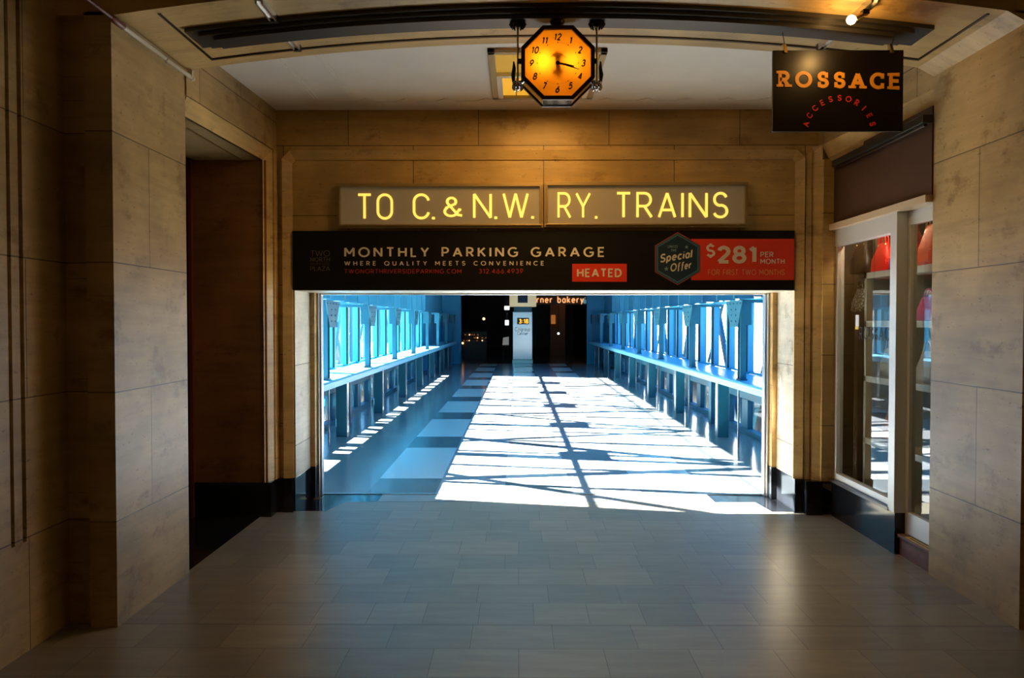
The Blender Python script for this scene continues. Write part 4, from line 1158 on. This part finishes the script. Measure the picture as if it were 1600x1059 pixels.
for dx in (-0.236, 0.236):
    x_ = CX+dx
    m = MB(); m.tube([(x_, YR, CZ-0.115), (x_, YR, zt)], 0.0055, 10); m.build('rod', M['bronze'], ck, smooth=True)
    m = MB(); zr = zt+0.002
    for k in range(12):
        a_ = 2*math.pi*k/12
        m.tube([(x_, YR, zr-0.005), (x_+.03*math.cos(a_), YR+.03*math.sin(a_), zr-0.002), (x_+.045*math.cos(a_), YR+.045*math.sin(a_), zr-0.018), (x_+.034*math.cos(a_), YR+.034*math.sin(a_), zr-0.038)], [.009, .011, .009, .005], 6)
    m.lathe([(0.02, 0), (0.022, -0.012), (0.012, -0.03), (0.006, -0.034)], (x_, YR, zr), 'Z', 16)
    m.build('rosette', M['black_metal'], ck, smooth=True)
    zf = CZ-0.115
    m = MB(); m.lathe([(.004, .012), (.03, .008), (.034, 0), (.026, -.008), (.02, -.014), (.022, -.026), (.012, -.036), (.003, -.042)], (x_, YR, zf+0.02), 'Z', 16)
    for k in range(8):
        a_ = 2*math.pi*k/8
        m.tube([(x_+.026*math.cos(a_), YR+.026*math.sin(a_), zf+.012), (x_+.03*math.cos(a_), YR+.03*math.sin(a_), zf-.008), (x_+.024*math.cos(a_), YR+.024*math.sin(a_), zf-.022)], [.007, .006, .003], 6)
    m.build('finial', M['chrome'], ck, smooth=True)
    sgn = -1 if dx < 0 else 1
    m = MB(); m.tube([(x_+sgn*0.024, YR, zf+0.02), (x_+sgn*0.028, YR, zf+0.07), (x_+sgn*0.022, YR, zf+0.11), (x_+sgn*0.024, YR, zf+0.15)], [.008, .013, .011, .004], 8)
    m.box(min(x_, x_-sgn*0.03), max(x_, x_-sgn*0.03), YR-.008, YR+.008, CZ+0.02, CZ+0.05); m.box(min(x_, x_-sgn*0.03), max(x_, x_-sgn*0.03), YR-.008, YR+.008, CZ-0.10, CZ-0.08)
    m.build('side_scroll', M['black_metal'], ck, smooth=True)
m = MB(); m.lathe([(.045, .0), (.04, -.014), (.018, -.026), (.009, -.034), (.009, -(zt-CZ-AP))], (CX, YR, zt), 'Z', 18); m.build('centre_rosette', M['black_metal'], ck, smooth=True)

# ------------------------------------------------------------------ ceiling light panel
YF0, YF1 = 5.42, 6.56
fx = thing('ceiling_light', (0.21, 6.0, ZC-0.03), 'rectangular tan-framed ceiling light with gold glowing panels behind the clock', 'light')
x0, x1 = -0.21, 0.62
m = MB()
m.box(x0, x1, YF0, YF0+.05, ZC-.03, ZC+.01); m.box(x0, x1, YF1-.05, YF1, ZC-.03, ZC+.01); m.box(x0, x0+.05, YF0, YF1, ZC-.03, ZC+.01); m.box(x1-.05, x1, YF0, YF1, ZC-.03, ZC+.01)
m.build('frame', M['fixture_frame'], fx, bevel=0.004)
m = MB(); m.box(x0+.05, x1-.05, 5.92, 5.97, ZC-.035, ZC); m.box(x0+.05, x0+.09, 5.97, YF1-.05, ZC-.035, ZC); m.box(x1-.09, x1-.05, 5.97, YF1-.05, ZC-.035, ZC); m.build('inner_frame', M['fixture_white'], fx)
m = MB(); m.box(x0+.05, x1-.05, YF0+.05, 5.92, ZC-.008, ZC-.002); m.build('near_panel', M['gold_panel'], fx)
m = MB(); m.box(x0+.09, x1-.09, 5.97, YF1-.05, ZC-.008, ZC-.002); fp = m.build('far_panel', M['gold_panel_bright'], fx)
m = MB()
for k in range(1, 6):
    x_ = x0+.09+(x1-x0-.18)*k/6; m.box(x_-.004, x_+.004, 5.97, YF1-.05, ZC-.02, ZC-.006)
m.build('louvre', M['bronze'], fp)
lamp('ceiling_panel_light', (0.21, 6.0, ZC-0.06), 8.0, (1.0, 0.58, 0.18), kind='AREA', rot=(0, 0, 0), size=(0.6, 0.9))

# ------------------------------------------------------------------ tracks, spot lamp
def track(x, y0, y1, lab):
    t = thing('lighting_track', (x, (y0+y1)/2, arch_z(x)-0.03), lab, 'track')
    m = MB(); z = arch_z(x)
    m.box(x-.022, x+.022, y0, y1, z-.02, z+.01); m.box(x-.022, x-.012, y0, y1, z-.034, z-.02); m.box(x+.012, x+.022, y0, y1, z-.034, z-.02)
    m.build('rail', M['silver'], t)
    m = MB(); m.box(x-.024, x+.024, y1-.02, y1+.012, z-.036, z+.01); m.build('end_cap', M['black_metal'], t)
    return t
track(-1.42, 4.31, 4.58, 'short bare metal lighting track before the stepped beam, upper left')
track(-1.42, 4.87, 5.06, 'short bare metal lighting track behind the stepped beam, upper left')
track(1.95, 4.31, 4.58, 'short metal lighting track carrying the lit spot lamp, upper right')
track(1.94, 4.87, 5.06, 'short metal lighting track behind the stepped beam, above the hanging shop sign')
BP = P(1330, 31, 4.44)
sl = thing('spot_lamp', (1.96, 4.44, BP.z), 'small glowing spot lamp clipped to the track above the hanging shop sign', 'lamp')
m = MB(); m.ball(BP, 0.026, 18); m.build('bulb', M['bulb'], sl, smooth=True)
m = MB(); m.tube([(BP.x+.022, 4.43, BP.z+.005), (BP.x+.05, 4.42, BP.z+.02), (BP.x+.075, 4.42, BP.z+.03)], [.016, .014, .012], 10); m.build('socket', M['brass'], sl, smooth=True)
m = MB(); m.box(BP.x+.05, BP.x+.085, 4.40, 4.44, BP.z+.02, arch_z(1.95)-0.034); m.build('stem', M['dark_bronze'], sl)
lamp('spot_bulb_light', (BP.x-0.005, BP.y-0.0, BP.z-0.045), 1.5, (1.0, 0.55, 0.16), 0.03)

# ------------------------------------------------------------------ hanging shop sign
YS = 4.75
a, b = P(1207, 205.5, YS), P(1412, 78, YS)
rs = thing('shop_sign', ((a.x+b.x)/2, YS, a.z), 'black hanging shop sign with orange slab letters and a red arc of small letters', 'sign')
m = MB(); m.box(a.x, b.x, YS, YS+0.02, a.z, b.z); m.build('board', M['sign_black'], rs, bevel=0.002)
m = MB(); a2, b2 = P(1211.5, 138.5, YS), P(1410, 108, YS)
text(m, 'ROSSACE', (a2.x+.015, YS, a2.z+.004), Vector((1, 0, -0.022)), ZW, b2.z-a2.z-.008, .26, fit=(b2.x-a2.x)-.03, depth=0.004, track=.34, serif=.25)
m.build('shop_name', M['sign_yellow'], rs)
m = MB(); ac = P(1311, 207, YS)
for k, chx in enumerate('ACCESSORIES'):
    a_ = math.radians(166-152*k/10); r_ = 53*YS/F
    d_ = Vector((math.cos(a_), 0, math.sin(a_)))
    t_ = Vector((math.sin(a_), 0, -math.cos(a_)))
    text(m, chx, Vector((ac.x, YS, ac.z))+d_*(r_-0.019), t_, d_, .038, .2, depth=0.004, centre=True, serif=.12)
m.build('arc_lettering', M['sign_red'], rs)
for (u, ut) in ((1227, 1218), (1393, 1395)):
    c = P(u, 78, YS); c2 = P(ut, 50 if ut < 1300 else 62, YS)
    zt_ = arch_z(c2.x)
    m = MB(); m.tube([(c2.x, YS-.02, zt_), ((c2.x+c.x)/2, YS-.01, (zt_+c.z)/2), (c.x, YS+.01, c.z+.03)], 0.0025, 6); m.build('wire', M['black_metal'], rs)
    m = MB(); m.hexa([(c.x-.008,YS-.012,c.z-.02),(c.x+.012,YS-.012,c.z-.02),(c.x+.012,YS+.03,c.z-.02),(c.x-.008,YS+.03,c.z-.02),(c.x-.016,YS-.006,c.z+.035),(c.x+.004,YS-.006,c.z+.035),(c.x+.004,YS+.02,c.z+.035),(c.x-.016,YS+.02,c.z+.035)]); m.build('clip', M['brass'], rs, bevel=0.003)

# ------------------------------------------------------------------ tube lamp on the left pier, dark strip lamp on the right
zt0 = arch_z(XPL)
tl = thing('tube_lamp', (XPL+0.03, 4.8, zt0-0.06), 'slim unlit double tube lamp along the top edge of the left pier', 'lamp')
m = MB(); m.box(XPL, XPL+.03, 4.33, 5.22, zt0-.03, zt0-.005); m.build('batten', M['fixture_frame'], tl)
for ya, yb in ((4.34, 4.86), (4.875, 5.25)):
    m = MB(); m.tube([(XPL+.045, ya, zt0-.045), (XPL+.045, yb, zt0-.045)], .014, 12); m.build('tube', M['tube_glass'], tl, smooth=True)
m = MB(); m.tube([(XPL+.045, 5.25, zt0-.045), (XPL+.045, 5.275, zt0-.045)], .017, 12); m.box(XPL+.03, XPL+.06, 5.22, 5.26, zt0-.05, zt0+.0); m.build('end_cap', M['outlet'], tl)
m = MB(); m.ball((XPL+.045, 4.868, zt0-.066), .008, 10); m.build('clamp_screw', M['chrome'], tl, smooth=True)
m = MB(); m.tube([(XPL+.045, 4.34, zt0-.045), (XPL+.045, 4.24, zt0-.045), (XPL+.045, 4.22, zt0-.04)], [.02, .02, .014], 10); m.tube([(XPL+.045, 4.23, zt0-.042), (XPL+.045, 3.62, zt0-.042), (XPL+.045, 3.56, zt0-.02), (XPL+.045, 3.54, zt0+.04), (XPL+.045, 3.54, 5.2)], .010, 10); m.build('conduit', M['rust_pipe'], tl, smooth=True)
sl2 = thing('strip_lamp', (XS-0.08, 6.0, 3.0), 'long dark strip lamp mounted under the moulding above the maroon panel', 'lamp')
m = MB(); m.box(XS-.10, XS-.03, 5.22, 6.72, 3.02, 3.075); m.build('housing', M['black_metal'], sl2, bevel=0.006)
m = MB(); m.tube([(XS-.065, 5.25, 3.012), (XS-.065, 6.70, 3.012)], .012, 10); m.build('tube', M['dark_bronze'], sl2, smooth=True)
m = MB(); m.box(XS-.04, XS, 6.68, 6.72, 3.03, 3.09); m.box(XS-.04, XS, 5.3, 5.34, 3.03, 3.09); m.build('bracket', M['black_metal'], sl2)

# small fittings
q = P(1286.5, 680.5, YB-0.02)
t = tag(MB().box(XR+.012, XR+.045, YB-.034, YB-.02, q.z-.03, q.z+.03).build('socket_plate', M['outlet'], bevel=0.003), 'small ivory socket plate low on the stone jamb left of the shop window', 'socket plate')
MB().box(XR+.022, XR+.034, YB-.037, YB-.034, q.z-.012, q.z+.012).build('cover', M['brass'], t)
q = P(500, 778, 7.58)
tag(MB().box(q.x-.03, q.x+.04, 7.44, 7.54, 0.0, 0.004).build('floor_plate', M['brass'], bevel=0.001), 'tiny brass floor plate on the black threshold at the left foot of the opening', 'plate')

# ------------------------------------------------------------------ shop window goods
xg = XS+0.0
m = MB()
def gpt(u, v, X=XS):        # point of the glass plane under a photo pixel
    d = RM @ Vector(((u-800.0)/F, -(v-529.5)/F, -1.0)); return CAM + d*(X/d.x)
a, b = gpt(1338, 530), gpt(1394, 513)
text(m, 'ROSSACE', (XS+.026, a.y, a.z), Vector((0, -1, 0)), ZW, 0.10, .075, fit=0.58, depth=0.001, track=.20, serif=.07)
m.build('lettering', M['black_ink'], w1)
q = gpt(1335, 506)
st = tag(MB().box(XS+.022, XS+.027, q.y-.03, q.y+.03, q.z-.02, q.z+.075).build('window_sticker', plain('white paper sticker', (0.75, 0.75, 0.70), 0.5)), 'small white and yellow paper sticker on the shop window glass', 'sticker')
MB().box(XS+.0215, XS+.022, q.y-.03, q.y+.03, q.z-.045, q.z-.0205).build('yellow_end', M['label_yellow'], st)

def bag(name, c, w, h, d, mat, lab, hmat=None, top=0.7, hh=0.6, clasp=True, yaw=0.0):
    """handbag standing on (or hanging with its base at) c; its broad side faces the window"""
    t = thing(name, c, lab, 'bag')
    Rz = Matrix.Rotation(yaw, 3, 'Z'); c = Vector(c)
    L = lambda x, y, z: c + Rz @ Vector((x, y, z))
    rings = []
    for f_, sw, sdp in ((0, .86, .9), (.03, .96, 1), (.12, 1, 1), (.45, .93+.07*top, .88), (.8, top*.98+.02, .5), (.95, top, .28), (1.0, top*.97, .2)):
        ring = []
        for k in range(20):
            a_ = 2*math.pi*k/20; cs, sn = math.cos(a_), math.sin(a_)
            e = 0.45
            ring.append(L(w/2*sw*math.copysign(abs(cs)**e, cs), d/2*sdp*math.copysign(abs(sn)**e, sn), h*f_))
        rings.append(ring)
    m = MB(); m.ring_loft(rings); m.build('body', mat, t, smooth=True)
    for sy in (-1, 1):
        pts = [L(w*.22*math.cos(math.pi*k/10)*(-1), sy*d*.10, h*.93 + hh*h*math.sin(math.pi*k/10)) for k in range(11)]
        m = MB(); m.tube(pts, .007, 8); hd = m.build('handle', hmat or mat, t, smooth=True)
        m = MB()
        for e in (pts[0], pts[-1]): m.ball(e, .011, 8)
        m.build('ring', M['brass'], hd, smooth=True)
    if clasp:
        m = MB(); q_ = L(0, -d*.24, h*.80); m.ball(q_, .014, 10); m.build('clasp', M['brass'], t, smooth=True)
    return t
FB = math.pi/2     # turns a bag's broad side towards the window
# display shelf unit
su = thing('display_shelf', (3.16, 6.16, 0.14), 'cream open display shelf unit inside the shop window', 'shelf')
sx0, sx1, sy0, sy1 = 2.98, 3.34, 5.58, 6.74
m = MB()
for yy in (sy0, 6.20, sy1-.04): m.box(sx0, sx1, yy, yy+.04, .14, 2.12)
m.build('upright', M['white_paint'], su)
for zz in (.20, .66, 1.19, 1.66, 2.07):
    m = MB(); m.box(sx0, sx1, sy0, sy1, zz, zz+.05); m.build('shelf_board', M['white_paint'], su)
m = MB(); m.box(sx1, sx1+.015, sy0, sy1, .14, 2.12); m.build('back_panel', plain('dim shelf back', (0.25, 0.23, 0.19), 0.6), su)
bag('handbag', (3.06, 6.57, 2.12), .29, .24, .12, M['bag_red'], 'glossy red handbag with tall looped handles on top of the display shelf', top=.55, hh=.55, yaw=FB)
bag('handbag', (3.06, 6.32, 2.12), .15, .20, .10, M['bag_purple'], 'violet-blue handbag beside the red handbag on top of the shelf', top=.45, hh=.4, yaw=FB)
bag('handbag', (3.23, 6.62, 2.12), .22, .24, .10, M['bag_tan'], 'tan handbag with a thick arched handle behind the red handbag', top=.8, hh=.9, yaw=FB)
bag('handbag', (3.06, 6.09, 2.12), .25, .36, .13, M['floral'], 'large pink and orange patterned handbag on the shelf top, right of the metal mullion', top=.45, hh=.4, hmat=M['bag_teal'], yaw=FB)
bag('handbag', (3.06, 5.80, 2.12), .26, .30, .13, M['bag_orange'], 'orange-red handbag with pale handles beside the patterned bag at the shop door', hmat=M['bag_cream'], top=.6, hh=.6, yaw=FB)
bag('handbag', (3.10, 5.90, 1.71), .26, .18, .12, M['bag_pink'], 'small pink handbag on the upper shelf board by the shop door', top=.8, hh=.4, yaw=FB)
bag('handbag', (3.12, 6.42, 1.71), .24, .20, .12, M['bag_black'], 'black handbag on the upper shelf board under the red handbag', top=.7, hh=.4, yaw=FB)
bag('handbag', (3.12, 6.56, 1.24), .20, .24, .12, M['bag_cream'], 'cream handbag on the middle shelf board, left end', top=.7, hh=.4, yaw=FB)
bag('handbag', (3.10, 6.34, 1.24), .16, .26, .12, M['bag_black'], 'tall narrow black handbag on the middle shelf board beside the cream one', top=.6, hh=.3, yaw=FB)
bag('handbag', (3.10, 5.90, 1.24), .26, .24, .12, M['bag_cream'], 'cream handbag on the middle shelf board by the shop door', top=.7, hh=.4, yaw=FB)
bag('handbag', (3.10, 6.45, 0.71), .26, .24, .12, M['bag_tan'], 'tan handbag on the lower shelf board', top=.7, hh=.4, yaw=FB)
# stand with hanging bags left of the shelf
ps = thing('display_stand', (3.22, 7.16, 0.14), 'slim dark display stand holding two hanging handbags left of the shelf', 'stand')
m = MB(); m.box(3.26, 3.32, 7.11, 7.21, .16, 2.62); m.build('post', plain('grey brown stand', (0.13, 0.10, 0.07), 0.5), ps)
m = MB(); m.lathe([(.17, 0), (.17, .02), (.03, .03)], (3.28, 7.16, .14), 'Z', 20); m.build('base', M['black_metal'], ps)
for zz in (2.58, 2.10):
    m = MB(); m.tube([(3.27, 7.16, zz), (3.14, 7.16, zz), (3.12, 7.16, zz+.02)], .008, 8); m.build('hook', M['brass'], ps)
bag('handbag', (3.14, 7.16, 2.14), .32, .28, .12, M['bag_dark'], 'dark brown handbag with brass rings hanging high on the display stand', top=.65, hh=.62, yaw=FB)
bag('handbag', (3.14, 7.16, 1.79), .26, .22, .12, M['snake'], 'grey snakeskin handbag hanging on the display stand below the dark brown one', top=.6, hh=.35, clasp=False, yaw=FB)
lamp('shop_fill_light', (3.05, 6.25, 2.68), 8.0, (1.0, 0.75, 0.45), 0.08)  # unseen fill lamps added to show the bags behind the glass
lamp('shop_fill_light', (3.0, 7.0, 2.70), 5.0, (1.0, 0.75, 0.45), 0.06)

# ------------------------------------------------------------------ added fill lamps behind the viewer, out of view
for (x_, y_, z_), lab in zip(FILL_LAMPS, ('added opal globe fill lamp hanging from the hall ceiling nearer the arch', 'added opal globe fill lamp hanging from the hall ceiling farther from the arch')):
    t = thing('fill_globe_lamp', (x_, y_, z_-.18), lab, 'lamp', 'added fill globes of the hall')
    m = MB(); m.ball((x_, y_, z_), .15, 18); o = m.build('globe', M['globe'], t, smooth=True)
    o.visible_shadow = True
    m = MB(); m.tube([(x_, y_, z_+.14), (x_, y_, 5.2)], .015, 8); m.build('stem', M['brass'], t)
